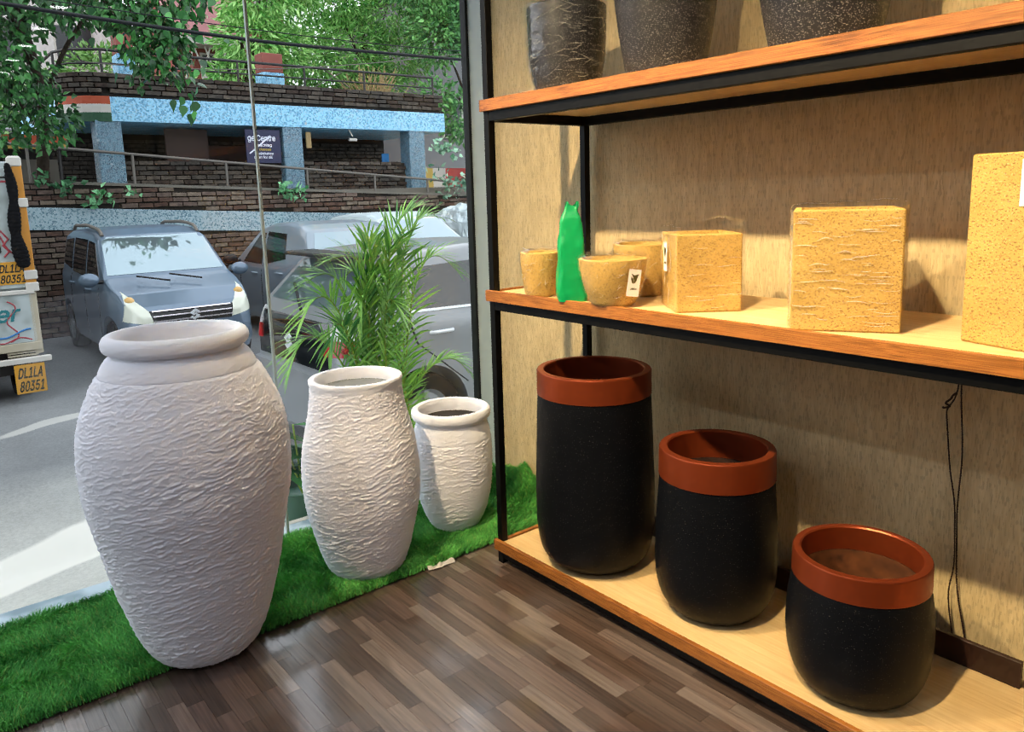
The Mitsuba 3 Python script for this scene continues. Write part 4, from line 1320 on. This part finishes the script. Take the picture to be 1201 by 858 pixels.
car('silver_car', 'silver blue hatchback car parked nose to the brick wall behind the palm', (4.87, 9.04 + 1.76, STREET_Z), 90, 3.52, 1.52,
    [(1.76, .6), (1.72, .78), (1.4, .92), (1.0, 1.02), (.9, 1.06), (.2, 1.52), (-.2, 1.60), (-.7, 1.61), (-1.2, 1.58), (-1.42, 1.52), (-1.64, 1.12), (-1.74, .95), (-1.76, .5)],
    [(1.8, .6), (1.4, .9), (.9, .98), (0, .98), (-1.2, 1.1), (-1.6, 1.12), (-1.8, .5)],
    [(1.76, .74), (1.66, .88), (1.3, .98), (.9, 1), (-1.3, 1), (-1.6, .96), (-1.76, .84)], 'material_car_silver', tumble=.24,
    side=[[(.62, 1.03), (-.08, 1.02), (-.08, 1.46), (.14, 1.43)], [(-.16, 1.02), (-.92, 1.13), (-.84, 1.46), (-.16, 1.48)]],
    front=[(-.64, 1.1), (.64, 1.1), (.54, 1.49), (-.54, 1.49)], rear=[(-.62, 1.15), (.62, 1.15), (.52, 1.48), (-.52, 1.48)], extras=silver_extras,
    seams=[[(.70, .35), (.685, .35), (.685, 1.0), (.70, 1.0)], [(-.115, .35), (-.13, .35), (-.13, 1.0), (-.115, 1.0)]])


# --- dark grey hatchback right outside the glass
def grey_extras(key, body, place):
    for s in (-1, 1):
        a = part(key, 'tail_light', place(patch(body, [(-3, s * .78, .82), (-3, s * .56, .82), (-3, s * .60, .93), (-3, s * .77, .93)], (1, 0, 0), 10, 6, .02)), 'material_tail_red', smooth=40, label='red lower tail light')
        part(a, 'reverse_lamp', place(patch(body, [(-3, s * .77, .935), (-3, s * .60, .935), (-3, s * .64, 1.06), (-3, s * .75, 1.06)], (1, 0, 0), 10, 6, .016)), 'material_tail_clear', smooth=40, label='clear upper lamp')
        mirror(key, place, .85, s * .80, 1.08, 'material_car_grey')
        handle(key, place, -1.03, s * .832, .92, 'material_badge', .21)
        handle(key, place, .02, s * .832, .91, 'material_badge', .21)
    for s in (-1, 1):
        part(key, 'belt_trim', place(patch(body, [(.80, s * 3.0, 1.035), (-1.30, s * 3.0, 1.085), (-1.30, s * 3.0, 1.103), (.80, s * 3.0, 1.053)], (0, -s, 0), 24, 3, .012)), 'material_badge')
    part(key, 'spoiler', place(box(-1.62, -1.36, -.56, .56, 1.475, 1.505, .01)), 'material_black_plastic')
    s_emblem(key, place, -1.87, 0, .86, .13, -90)
    b = part(key, 'bumper', place(patch(body, [(-3, -.74, .24), (-3, .74, .24), (-3, .78, .66), (-3, -.78, .66)], (1, 0, 0), 14, 8, .05)), 'material_car_grey', smooth=40)
    part(key, 'dark_reflection_panel', place(patch(body, [(-3, -.62, .70), (-3, .62, .70), (-3, .66, 1.04), (-3, -.66, 1.04)], (1, 0, 0), 12, 8, .01)), 'material_car_side_glass', smooth=40, label='tailgate overlay coloured dark for its reflection')  # the dark reflection on the tailgate is put into this panel's colour
    part(key, 'wiper', place(tube([(-1.80, -.1, 1.10), (-1.66, .3, 1.26)], .012, 6)), 'material_black_plastic')


car('grey_car', 'dark grey hatchback car right outside the glass, behind the palm', (2.3 + 1.86, 5.5, STREET_Z), 0, 3.72, 1.68,
    [(1.86, .6), (1.82, .78), (1.5, .92), (1.1, 1.0), (1.0, 1.04), (.35, 1.46), (0, 1.53), (-.6, 1.545), (-1.2, 1.51), (-1.42, 1.46), (-1.74, 1.10), (-1.83, 1.0), (-1.86, .5)],
    [(1.9, .6), (1.5, .9), (1.0, .98), (0, 1.02), (-1.2, 1.08), (-1.7, 1.09), (-1.9, .5)],
    [(1.86, .74), (1.75, .88), (1.4, .98), (1.0, 1), (-1.2, 1), (-1.6, .955), (-1.8, .89), (-1.86, .85)], 'material_car_grey', tumble=.30, wheels=(1.2, -1.18),
    side=[[(.78, 1.05), (-.17, 1.06), (-.17, 1.43), (.36, 1.38)], [(-.25, 1.06), (-1.27, 1.10), (-1.17, 1.40), (-.25, 1.43)], [(-1.35, 1.13), (-1.52, 1.15), (-1.38, 1.35), (-1.26, 1.38)]],
    front=[(-.66, 1.08), (.66, 1.08), (.56, 1.44), (-.56, 1.44)], rear=[(-.64, 1.13), (.64, 1.13), (.54, 1.43), (-.54, 1.43)], extras=grey_extras,
    seams=[[(-.205, .35), (-.22, .35), (-.22, 1.06), (-.205, 1.06)], [(-.80, .50), (-.815, .50), (-1.255, .86), (-1.24, .86)], [(-1.24, .86), (-1.255, .86), (-1.325, 1.09), (-1.31, 1.09)], [(.80, .35), (.785, .35), (.785, 1.04), (.80, 1.04)]])

# --- pale car further right and the covered one behind it
car('pale_car', 'pale blue white car partly hidden behind the palm and the grey car', (6.72, 10.95, STREET_Z), -90, 3.7, 1.6,
    [(1.85, .62), (1.8, .80), (1.4, .95), (.95, 1.04), (.85, 1.08), (.1, 1.58), (-.3, 1.66), (-.9, 1.66), (-1.5, 1.6), (-1.75, 1.1), (-1.85, .5)],
    [(1.9, .6), (1.4, .92), (.9, 1.0), (0, 1.02), (-1.6, 1.1), (-1.9, .5)],
    [(1.85, .74), (1.7, .9), (1.3, 1), (-1.4, 1), (-1.7, .94), (-1.85, .84)], 'material_car_white', tumble=.26,
    side=[[(.6, 1.06), (-.1, 1.05), (-.1, 1.5), (.1, 1.48)], [(-.18, 1.05), (-.9, 1.09), (-.85, 1.52), (-.18, 1.52)]],
    front=[(-.66, 1.12), (.66, 1.12), (.56, 1.55), (-.56, 1.55)], rear=[(-.62, 1.14), (.62, 1.14), (.52, 1.54), (-.52, 1.54)])


def covered():
    key = thing('covered_car', 'car under a crumpled silvery white cover at the right end of the street', 'car')
    rings = []
    for t in np.linspace(-1, 1, 60):
        H = 1.75 * (1 - abs(t) ** 5) ** .5 if abs(t) < 1 else 0
        a = np.linspace(0, np.pi, 50)
        w = .95 * (1 - abs(t) ** 8) ** .5
        rings.append(np.stack([np.full(50, 1.9 * t), w * np.sign(np.cos(a)) * np.abs(np.cos(a)) ** .5, H * np.abs(np.sin(a)) ** .5], 1))
    V = np.vstack(rings)
    r = np.abs(meshkit.noise(V * 4, 3) - .5) + .5 * np.abs(meshkit.noise(V * 9, 5) - .5)
    V = V * (1 - .12 * (r - .25))[:, None]
    F = [[i * 50 + j, i * 50 + j + 1, (i + 1) * 50 + j + 1, (i + 1) * 50 + j] for i in range(59) for j in range(49)]
    shape(key, moved(tm(V * [.92, 1, 1], F), 8.75, 10.95, STREET_Z, rz=90), 'material_tarp')


covered()


# --- white goods truck at the left edge, its tail towards the window
def truck():
    key = thing('goods_truck', 'small white goods truck with yellow corner posts at the left edge', 'truck')
    X1, X0, Y = 1.12, -0.48, 8.82
    zb, zm, zt = 0.02, 0.62, 1.86
    W = 'material_truck_white'
    part(key, 'cargo_box', box(X0 + .03, X1 - .03, Y + .04, Y + 2.3, zb, zt, .01), W)
    part(key, 'cab', box(X0 + .05, X1 - .05, Y + 2.4, Y + 3.7, -.2, 1.45, .08), W)
    part(key, 'rear_panel', box(X0 + .06, X1 - .09, Y, Y + .05, zm + .02, zt - .06, .004), W, label='white painted upper rear panel')
    tg = part(key, 'tailgate', box(X0 + .02, X1 - .05, Y - .03, Y + .04, .10, zm - .03, .006), W, label='white tailgate with painted garland')
    part(key, 'tailgate_rail', box(X0, X1 - .03, Y - .05, Y + .02, zm - .04, zm, .006), 'material_flag_white')
    for x in (X1 - .085, X0):
        part(key, 'corner_post', box(x, x + .085, Y - .03, Y + .05, .62, zt - .03, .006), 'material_truck_yellow', label='yellow corner post')
        part(key, 'post_cap', box(x - .03, x + .09, Y - .04, Y + .06, zt - .06, zt + .05, .02), 'material_flag_white')
        for z in (1.42, .72, .60):
            part(key, 'hinge', box(x - .01, x + .10, Y - .05, Y + .0, z, z + .09, .008), 'material_flag_white')
        part(key, 'lower_post', box(x, x + .07, Y - .03, Y + .05, -.02, .62, .006), 'material_weathered_board')
    for z in (1.70, 1.66):
        part(key, 'painted_line', box(X0 + .08, X1 - .1, Y - .004, Y, z, z + .018), 'material_ink_black' if z > 1.68 else 'material_red_ink')
    # the loud squiggles and garlands painted on the tail
    sq = spline([(X1 - .12, .70), (X1 - .17, .82), (X1 - .10, .92), (X1 - .18, 1.0), (X1 - .25, 1.15), (X1 - .40, 1.18)], 60)
    part(key, 'painted_scroll', tube([(x, Y - .003, z) for x, z in sq], .008, 5), 'material_red_ink')
    bl = [(x, Y - .034, .20 + .035 * math.sin(14 * x)) for x in np.linspace(X0 + .1, X1 - .1, 80)]
    part(tg, 'painted_garland', tube(bl, .009, 5), 'material_blue_ink')
    rl = [(x, Y - .034, .135 + .022 * math.sin(21 * x + 1)) for x in np.linspace(X0 + .1, X1 - .1, 90)]
    part(tg, 'painted_garland', tube(rl, .006, 5), 'material_red_ink')
    sl = spline([(X1 - .28, .12), (X1 - .22, .22), (X1 - .29, .32), (X1 - .22, .42), (X1 - .27, .52)], 40)
    part(tg, 'painted_garland', tube([(x, Y - .032, z) for x, z in sl], .006, 5), 'material_red_ink')
    g = text('Carrier', .15, .004)
    g.apply_transform(np.array([[1, .25, 0, 0], [0, 1, 0, 0], [0, 0, 1, 0], [0, 0, 0, 1.0]]))
    part(tg, 'lettering', facing(g, .955 - g.bounds[1][0], Y - .032, .325), 'material_teal_ink')
    # square emblem and tassel
    part(key, 'emblem_board', box(.72, .865, Y - .012, Y, .99, 1.15), 'material_ink_black')
    part(key, 'emblem_stripe', box(.72, .865, Y - .016, Y, 1.06, 1.085), 'material_truck_yellow')
    part(key, 'emblem_outline', tube([(.885, Y - .004, .95), (.93, Y - .004, 1.0), (.885, Y - .004, 1.06), (.935, Y - .004, 1.12), (.88, Y - .004, 1.2), (.75, Y - .004, 1.215)], .009, 5), 'material_red_ink')
    bl_ = []
    for t in np.linspace(0, 1, 26):
        e = trimesh.creation.icosphere(1, 1.0)
        r = (.035 + .028 * t) * (.8 + .4 * abs(math.sin(9 * t)))
        e.apply_scale([r, r * .7, .045])
        bl_.append(moved(e, 1.0 + .015 * math.sin(7 * t) + .02 * t, Y - .05, 1.80 - .92 * t))
    part(key, 'tassel', cat(bl_), 'material_tassel', smooth=True, label='long black woollen tassel')

    def plate(x0, x1, z0, z1, y, rows):
        k = part(key, 'number_plate', box(x0, x1, y - .012, y, z0, z1, .002), 'material_plate_yellow', label='yellow plate with black characters')
        hh = (z1 - z0) * .34
        for i, t in enumerate(rows):
            g = text(t, hh, .003)
            g.apply_scale([(x1 - x0) * .82 / g.bounds[1][0], 1, 1])
            g.apply_transform(np.array([[1, .2, 0, 0], [0, 1, 0, 0], [0, 0, 1, 0], [0, 0, 0, 1.0]]))
            part(k, 'lettering', facing(g, x0 + (x1 - x0) * .07, y - .012, z1 - (z1 - z0) * (.46 + .46 * i)), 'material_ink_black')
    plate(.80, 1.06, .68, .90, Y - .0, ['DL1LA', '80351'])
    plate(.83, 1.09, -.40, -.11, Y - .06, ['DL1LA', '80351'])
    # under-run frame, step plank, wheels
    part(key, 'rear_frame', box(X0 + .02, X1 - .02, Y - .05, Y + .03, .02, .10, .005), 'material_weathered_board')
    for i in range(3):
        part(key, 'louvre', box(.80, 1.06, Y - .03, Y + .01, -.06 + .028 * i - .0, -.045 + .028 * i), 'material_weathered_board')
    part(key, 'step_plank', box(X0 - .02, X1 + .04, Y - .08, Y - .02, -.10, -.045, .006), 'material_flag_white')
    part(key, 'chassis', box(X0 + .2, X1 - .2, Y + .05, Y + 3.6, -.22, .02), 'material_soot')
    for s, x in ((1, X1 - .18), (-1, X0 + .18)):
        for y in (Y + .45, Y + 2.9):
            t = part(key, 'wheel', moved(TIRE, ry=90 * s, x=x, y=y, z=STREET_Z + .28, s=None) if False else moved(moved(TIRE, s=.9), ry=90 * s, x=x, y=y, z=STREET_Z + .28), 'material_rubber', smooth=40)
            part(t, 'hub', moved(moved(HUB, s=.9), ry=90 * s, x=x, y=y, z=STREET_Z + .28), 'material_alloy', smooth=30)
    part(key, 'tail_lamp', box(.55, .72, Y - .05, Y, -.06, .02, .004), 'material_tail_red')


truck()

# ================================================================ PLANTS


def leaf_cloud(P, N, size, r, aspect=.55, fold=.25):
    """Folded leaves at the points P with directions N: (vertices, triangles, 6 vertices a leaf)."""
    n = len(P)
    N = N / (np.linalg.norm(N, axis=1, keepdims=True) + 1e-9)
    rnd = r.normal(size=(n, 3))
    S = np.cross(N, rnd)
    S /= np.linalg.norm(S, axis=1, keepdims=True) + 1e-9
    U = np.cross(N, S)
    s = size[:, None] if np.ndim(size) else size
    w = s * aspect / 2
    V = np.zeros((n, 6, 3))
    V[:, 0] = P
    V[:, 1] = P + N * s * .35 + S * w + U * w * fold
    V[:, 2] = P + N * s * .35 - S * w + U * w * fold
    V[:, 3] = P + N * s * .62
    V[:, 4] = P + N * s * .36 - U * w * .1
    V[:, 5] = P + N * s
    F = np.array([[0, 1, 4], [0, 4, 2], [1, 3, 4], [4, 3, 2], [1, 5, 3], [3, 5, 2]])
    return V.reshape(-1, 3), (F[None] + 6 * np.arange(n)[:, None, None]).reshape(-1, 3)


def leaf_colors(n, a, b, r, k=6, spread=.3, centre=.45):
    t = np.clip(r.normal(centre, spread, n), 0, 1)[:, None]
    return np.repeat(np.array(lin(a)) * (1 - t) + np.array(lin(b)) * t, k, 0)


def blob_points(n, blobs, r, shell=.45):
    # points through ellipsoids, and outward directions
    w = np.array([b[1][0] * b[1][1] * b[1][2] for b in blobs]) ** .8
    ks = r.choice(len(blobs), n, p=w / w.sum())
    d = r.normal(size=(n, 3))
    d /= np.linalg.norm(d, axis=1, keepdims=True)
    rad = shell + (1 - shell) * r.random(n)[:, None] ** .6
    C0 = np.array([b[0] for b in blobs])[ks]
    R0 = np.array([b[1] for b in blobs])[ks]
    return C0 + d * R0 * rad, d


def heart_leaf(L, Wd):
    """One broad pointed leaf with a midrib fold and a stalk, tip along -z."""
    t = np.array([0, .12, .3, .55, .8, 1.0])
    w = np.array([.18, .86, 1.0, .66, .22, 0.0]) * Wd / 2
    V, F = [], []
    for ti, wi in zip(t, w):
        V += [[-wi, .12 * wi + .01 * L * ti, -L * ti], [0, -.0, -L * ti], [wi, .12 * wi + .01 * L * ti, -L * ti]]
    for i in range(5):
        F += [[3 * i, 3 * i + 1, 3 * i + 4, 3 * i + 3], [3 * i + 1, 3 * i + 2, 3 * i + 5, 3 * i + 4]]
    return tm(V, F)


def broadleaf_tree():
    r = np.random.default_rng(17)
    key = thing('broadleaf_tree', 'big dark green broad leaved tree hanging over the street at top left', 'tree')
    trunk = spline([(1.98, 13.5, 1.5), (1.97, 13.3, 2.0), (1.95, 12.8, 2.5), (1.9, 12.3, 2.9), (1.7, 11.8, 3.7), (1.5, 11.6, 6.0)], 40)
    part(key, 'trunk', tube(trunk, np.linspace(.085, .06, 40), 12), 'material_bark', smooth=True)
    br = [[(1.9, 12.3, 2.9), (2.1, 11.4, 3.4), (2.5, 10.9, 3.9), (3.0, 10.5, 4.0), (3.15, 10.45, 3.6), (3.22, 10.4, 3.0), (3.25, 10.4, 2.72)],
          [(1.7, 11.8, 3.7), (2.2, 11.2, 4.0), (2.7, 10.7, 3.9), (2.75, 10.6, 3.5), (2.74, 10.5, 3.15)],
          [(1.86, 12.1, 2.4), (1.5, 11.7, 2.8), (1.2, 11.4, 3.1)], [(1.7, 11.8, 3.6), (1.3, 11.4, 4.0), (.7, 11.2, 4.2)],
          [(2.5, 10.9, 3.9), (3.1, 10.6, 4.15), (3.6, 10.5, 4.2)]]
    for b in br:
        part(key, 'branch', tube(spline(b, 30), np.linspace(.035, .006, 30), 7), 'material_bark', smooth=True)
    # the leaves that hang nearest, one by one
    hang = spline(br[0], 60)[24:]
    hang2 = spline(br[1], 60)[24:]
    hang3 = spline(br[4], 40)[6:]
    n = 0
    shades = []
    for i, (a, b) in enumerate((('#2f6b33', '#3f8440'), ('#24552d', '#2f6a36'), ('#4f9a4a', '#6cb455'), ('#1d4527', '#28582f'))):
        shades.append(mat(f'big_leaf_{i}', principled(a, .35, .5)))
    LEAF = mikit.ply(heart_leaf(.135, .095), None, smooth=True)
    while n < 290:
        src = (hang, hang, hang2, hang3)[int(r.integers(4))]
        c = src[int(r.integers(len(src)))]
        o = r.normal(size=3) * [.21, .18, .17]
        p = c + o + [0, 0, -.02]
        part(key, 'leaf', {**LEAF, 'bsdf': {'type': 'ref', 'id': shades[int(r.choice(4, p=[.4, .25, .22, .13]))]},
                           'to_world': T().translate(p.tolist()).rotate([0, 0, 1], float(r.uniform(0, 360))).rotate([1, 0, 0], float(r.normal(8, 26))).rotate([0, 1, 0], float(r.normal(0, 24))).scale(float(r.uniform(.8, 1.3)))}, None)
        n += 1
    blobs = [((1.45, 11.5, 3.1), (.55, .6, .55)), ((1.25, 11.4, 3.85), (.9, .7, .5)), ((2.2, 11.1, 3.95), (.75, .6, .42)), ((1.85, 11.8, 2.6), (.42, .4, .5)), ((.7, 11.5, 3.4), (.8, .7, .9)),
             ((2.75, 10.7, 3.85), (.5, .4, .35)), ((3.05, 10.55, 3.45), (.34, .25, .55)), ((2.8, 10.6, 3.2), (.25, .2, .35)), ((1.3, 11.8, 2.35), (.4, .4, .3)), ((2.4, 11.5, 6.0), (1.5, .8, .5)), ((.2, 11.6, 4.4), (1.2, .9, .7))]
    P, d = blob_points(6500, blobs, r, .15)
    P2, d2 = blob_points(420, [((3.05, 10.5, 3.5), (.38, .25, .6)), ((2.75, 10.6, 3.4), (.3, .22, .45)), ((3.4, 10.5, 4.0), (.3, .2, .3))], r, .1)
    P, d = np.vstack([P, P2]), np.vstack([d, d2])
    V, F = leaf_cloud(P, d * .5 + [0, -.1, -.8] + r.normal(size=P.shape) * .5, r.uniform(.09, .14, len(P)), r, .68)
    part(key, 'foliage', tm(V, F), 'material_leaf', kind='stuff', color=leaf_colors(len(P), '#173f1f', '#4a8f44', r, centre=.38))


broadleaf_tree()


def feathery_tree(label, base, top, blobs, n, a, b, size, seed, name='feathery_tree', aspect=.3):
    r = np.random.default_rng(seed)
    key = thing(name, label, 'tree')
    tr = spline([base, [(base[0] + top[0]) / 2 + .15, (base[1] + top[1]) / 2, (base[2] + top[2]) / 2], top], 24)
    part(key, 'trunk', tube(tr, np.linspace(.16, .05, 24), 10), 'material_bark', smooth=True)
    for bl in blobs[:5]:
        part(key, 'branch', tube(spline([tr[12], (np.array(tr[16]) + np.array(bl[0])) / 2 + [0, 0, .1], bl[0]], 14), np.linspace(.05, .01, 14), 6), 'material_bark', smooth=True)
    P, d = blob_points(n, blobs, r, .3)
    V, F = leaf_cloud(P, d + r.normal(size=P.shape) * .5 + [0, 0, -.25], r.uniform(.6, 1.2, n) * size, r, aspect)
    part(key, 'foliage', tm(V, F), 'material_leaf', kind='stuff', color=leaf_colors(n, a, b, r))


feathery_tree('bright green feathery tree behind the terrace left of the red house', (6.9, 18, 1.5), (6.9, 18, 5.0),
              [((7.0, 17.6, 5.0), (.9, .8, .75)), ((7.2, 17.4, 5.9), (1.0, .8, .8)), ((6.7, 18.2, 4.3), (.5, .5, .4)), ((7.9, 17.5, 6.6), (1.3, .9, .9)), ((7.9, 17.8, 4.9), (.7, .7, .6))], 8000, '#5ea34a', '#b9e68c', .2, 23)
feathery_tree('tall bright green feathery tree behind the middle of the terrace', (10.6, 19, 1.5), (10.6, 19, 6.0),
              [((10.0, 18.8, 5.3), (1.4, .9, .9)), ((11.2, 18.6, 6.4), (1.5, 1.0, .9)), ((9.5, 18.6, 6.5), (1.2, .9, .8)), ((11.6, 19, 5.2), (1.1, .8, .7)), ((8.9, 18.4, 5.0), (.9, .8, .8)), ((10.5, 18.8, 4.4), (1.6, .6, .5)), ((10.2, 18.8, 7.6), (2.2, 1, .8))], 13000, '#4d9440', '#a9dc7e', .2, 29)
feathery_tree('deep green leafy tree beyond the right end of the terrace', (12.2, 16.6, 1.5), (12.2, 16.6, 4.8),
              [((12.0, 16.6, 6.0), (.9, .8, .9)), ((12.6, 16.8, 5.8), (1.1, .9, .9)), ((11.4, 16.6, 5.4), (.9, .8, .8)), ((12.0, 16.4, 3.4), (.8, .6, .7)), ((11.2, 16.4, 3.9), (.5, .5, .5)), ((11.6, 17, 6.6), (1.4, 1, .8)), ((13.4, 17, 6.0), (1.2, .9, 1.4))], 10000, '#2f6b38', '#79b562', .17, 37, 'leafy_tree', .5)
feathery_tree('olive green scrub growing behind the terrace railing', (7.0, 18.9, 1.5), (7.0, 18.9, 3.5),
              [((5.6, 18.6, 3.85), (1.0, .5, .4)), ((7.1, 18.7, 3.9), (1.1, .5, .45)), ((8.7, 18.6, 3.9), (1.0, .5, .45)), ((4.1, 18.7, 4.2), (.9, .5, .65)), ((10.1, 18.7, 4.0), (.9, .5, .55)), ((3.2, 18.9, 3.3), (1.1, .6, 1.0))], 7000, '#4a7a35', '#93bd6a', .16, 41, 'scrub_bush', .5)


def dry_bush():
    r = np.random.default_rng(5)
    key = thing('dry_bush', 'bare tan bundle of dry stems behind the terrace railing', 'bush')
    ms = []
    for i in range(120):
        a, l = r.uniform(-.9, .9), r.uniform(.5, 1.0)
        b = np.array([8.0 + r.normal(0, .12), BLD_Y + .9 + r.normal(0, .1), 3.1])
        e = b + l * np.array([math.sin(a), r.normal(0, .2), math.cos(a)])
        ms.append(tube(spline([b, (b + e) / 2 + r.normal(0, .03, 3), e], 6), .007, 4))
    shape(key, cat(ms), 'material_straw')


dry_bush()


def wall_plant(x, y, z, n, s, label, seed, a='#3b7a45', b='#8fcf9a'):
    r = np.random.default_rng(seed)
    key = thing('wall_plant', label, 'plant')
    ms, Ps, Ds = [], [], []
    for i in range(max(3, n // 8)):
        e = np.array([x, y, z]) + r.normal(size=3) * [s, s * .35, s * .55] + [0, -.08, s * .5]
        ms.append(tube(spline([(x, y, z), ((x + e[0]) / 2, (y + e[1]) / 2, (z + e[2]) / 2 + .04), e], 8), .006, 5))
        for j in range(8):
            Ps.append(e + r.normal(size=3) * s * .3)
            Ds.append(np.array([r.normal(0, .7), r.normal(-.4, .5), r.normal(-.1, .6)]))
    part(key, 'stem', cat(ms), 'material_bark')
    P, D = np.array(Ps), np.array(Ds)
    V, F = leaf_cloud(P, D, r.uniform(.08, .15, len(P)), r, .75)
    part(key, 'foliage', tm(V, F), 'material_leaf', kind='stuff', color=leaf_colors(len(P), a, b, r, spread=.35))


wall_plant(2.12, RW_Y - .08, 1.60, 48, .2, 'green weed on the brick wall above the left flank of the blue grey car', 2, '#1f4a2c', '#4f8a5a')
wall_plant(2.72, RW_Y - .08, 1.50, 40, .13, 'pale green weed under the left blue pillar of the terrace', 3)
wall_plant(5.50, RW_Y - .08, 1.46, 48, .16, 'green weed on the brick wall under the middle blue pillar', 4)
wall_plant(8.95, RW_Y - .1, 1.55, 90, .24, 'pale leafy plant on the wall end by the right pillar', 6, '#2f5a40', '#a6cdb0')
wall_plant(9.1, RW_Y + .3, 2.3, 60, .2, 'pale green leaves hanging beside the right blue pillar', 7, '#3f7a55', '#b5dfc0')


# --- areca palm outside the glass
def palm():
    r = np.random.default_rng(61)
    key = thing('areca_palm', 'green areca palm with feathery fronds outside the glass behind white jars', 'plant')
    cx, cy, cz = 1.93, 3.52, 0.02
    part(key, 'pot', moved(lathe([(.001, 0), (.13, 0), (.15, .02), (.19, .34), (.2, .36), (.18, .36), (.17, .32), (.001, .3)], 40), cx, cy, cz - .30), 'material_terracotta', smooth=40, label='dark green planter')
    part(key, 'soil', moved(trimesh.creation.cylinder(.168, .02, sections=32), cx, cy, cz + .02), 'material_soil')
    # (end of the frond in x, y, z, arch, length of the leaflets)
    ends = [(2.22, 3.50, 1.36, .10, .26), (2.40, 3.58, 1.30, .16, .24), (1.95, 3.56, 1.22, .10, .26), (1.72, 3.50, 1.12, .16, .26), (1.50, 3.42, .86, .26, .25), (1.46, 3.50, .62, .30, .24),
            (2.42, 3.46, 1.02, .26, .22), (2.13, 3.40, 1.16, .14, .24), (1.84, 3.66, .98, .22, .24), (2.05, 3.72, 1.20, .12, .26), (1.62, 3.62, 1.0, .2, .24), (2.42, 3.36, .44, .22, .16), (1.60, 3.36, .70, .28, .22), (2.0, 3.36, .84, .2, .24), (2.28, 3.70, 1.16, .18, .24),
            (1.78, 3.40, .84, .24, .24), (2.18, 3.62, .92, .2, .22), (1.92, 3.44, 1.02, .12, .24)]
    for i, (x, y, z, arch, ll) in enumerate(ends):
        b = np.array([cx + r.normal(0, .03), cy + r.normal(0, .03), cz + .03])
        e = np.array([x, y, z])
        mid = b + (e - b) * np.array([.38, .38, .62]) + np.array([0, 0, arch * .6])
        q = b + (e - b) * np.array([.75, .75, .93]) + np.array([0, 0, arch * .55])
        c = spline([b, mid, q, e], 60)
        fr = part(key, 'frond', tube(c, np.linspace(.007, .0018, 60), 6), 'material_frond_stalk', smooth=True)
        V, F, col = [], [], []
        base_t = r.uniform(.2, .75)
        for k in np.linspace(12, 59, 36).astype(int):
            tan = c[min(k + 1, 59)] - c[max(k - 1, 0)]
            tan /= np.linalg.norm(tan)
            side = np.cross(tan, [0, 0, 1.0])
            if np.linalg.norm(side) < .25:
                side = side + np.cross(tan, [.3, -.9, 0])
            side /= np.linalg.norm(side)
            upv = np.cross(side, tan)
            f = (k - 12) / 47
            L = ll * (.55 + .9 * f * (1.25 - f) * 1.3) * r.uniform(.85, 1.1) * (1 - .35 * max(0, f - .75) / .25)
            for s in (-1, 1):
                d = side * s * (.85 - .5 * f) + tan * (.55 + .45 * f) + upv * .28
                d /= np.linalg.norm(d)
                wv = np.cross(d, upv)
                wv /= np.linalg.norm(wv) + 1e-9
                o = len(V)
                w = .0078 * r.uniform(.8, 1.15)
                droop = np.array([0, 0, -1.0]) * L * r.uniform(.12, .42)
                for t, ww in ((0, .35), (.3, 1.0), (.65, .8), (1, 0.02)):
                    p = c[k] + d * L * t + droop * t * t
                    V += [p - wv * w * ww, p + upv * -.2 * w * ww, p + wv * w * ww]
                tt = np.clip(base_t + r.normal(0, .18), 0, 1)
                cc = np.array(lin('#2c7030')) * (1 - tt) + np.array(lin('#97cf58')) * tt
                col += [cc] * 12
                for j in range(3):
                    F += [[o + 3 * j, o + 3 * j + 1, o + 3 * j + 4, o + 3 * j + 3], [o + 3 * j + 1, o + 3 * j + 2, o + 3 * j + 5, o + 3 * j + 4]]
        part(fr, 'leaflets', tm(V, F), 'material_leaf', color=np.array(col))
    fl = trimesh.creation.icosphere(1, .018)
    part(key, 'bud', moved(fl, 1.72, 3.44, .66), 'material_red_paint', smooth=True, label='small red bud among the fronds')


mat('frond_stalk', principled('#7f9a3c', .5, .4))
palm()


def broad_plant():
    r = np.random.default_rng(8)
    key = thing('broad_leaf_plant', 'dark green broad leaf plant low behind the gap between the large jars', 'plant')
    x, y = 1.52, 3.62
    part(key, 'pot', moved(lathe([(.001, 0), (.10, 0), (.11, .01), (.13, .2), (.135, .22), (.12, .22), (.115, .18), (.001, .17)], 36), x, y, -.27), 'material_terracotta', smooth=40)
    leaf = heart_leaf(.26, .17)
    for i in range(9):
        a = 40 * i + r.normal(0, 8)
        lean = r.uniform(20, 60)
        h = r.uniform(.12, .42)
        tip = np.array([x + .10 * math.cos(math.radians(a)), y + .10 * math.sin(math.radians(a)), -.08 + h])
        k = part(key, 'leaf', moved(moved(leaf, rx=-90 - lean + 60), *tip, rz=a - 90), ('material_big_leaf_0', 'material_big_leaf_1')[i % 2], smooth=True)
        part(k, 'stalk', tube([(x, y, -.09), tip], .005, 5), 'material_frond_stalk')


broad_plant()
TRAY = thing('step_slab', 'low concrete step with white painted edges outside between the jars', 'step')
part(TRAY, 'slab', box(1.25, 2.1, 3.16, 3.44, -.30, -.155), 'material_concrete')
part(TRAY, 'painted_edge', box(1.25, 2.1, 3.44, 3.475, -.30, -.15), 'material_flag_white')
part(TRAY, 'painted_edge', box(1.25, 2.1, 3.74, 3.775, -.34, -.20), 'material_flag_white')
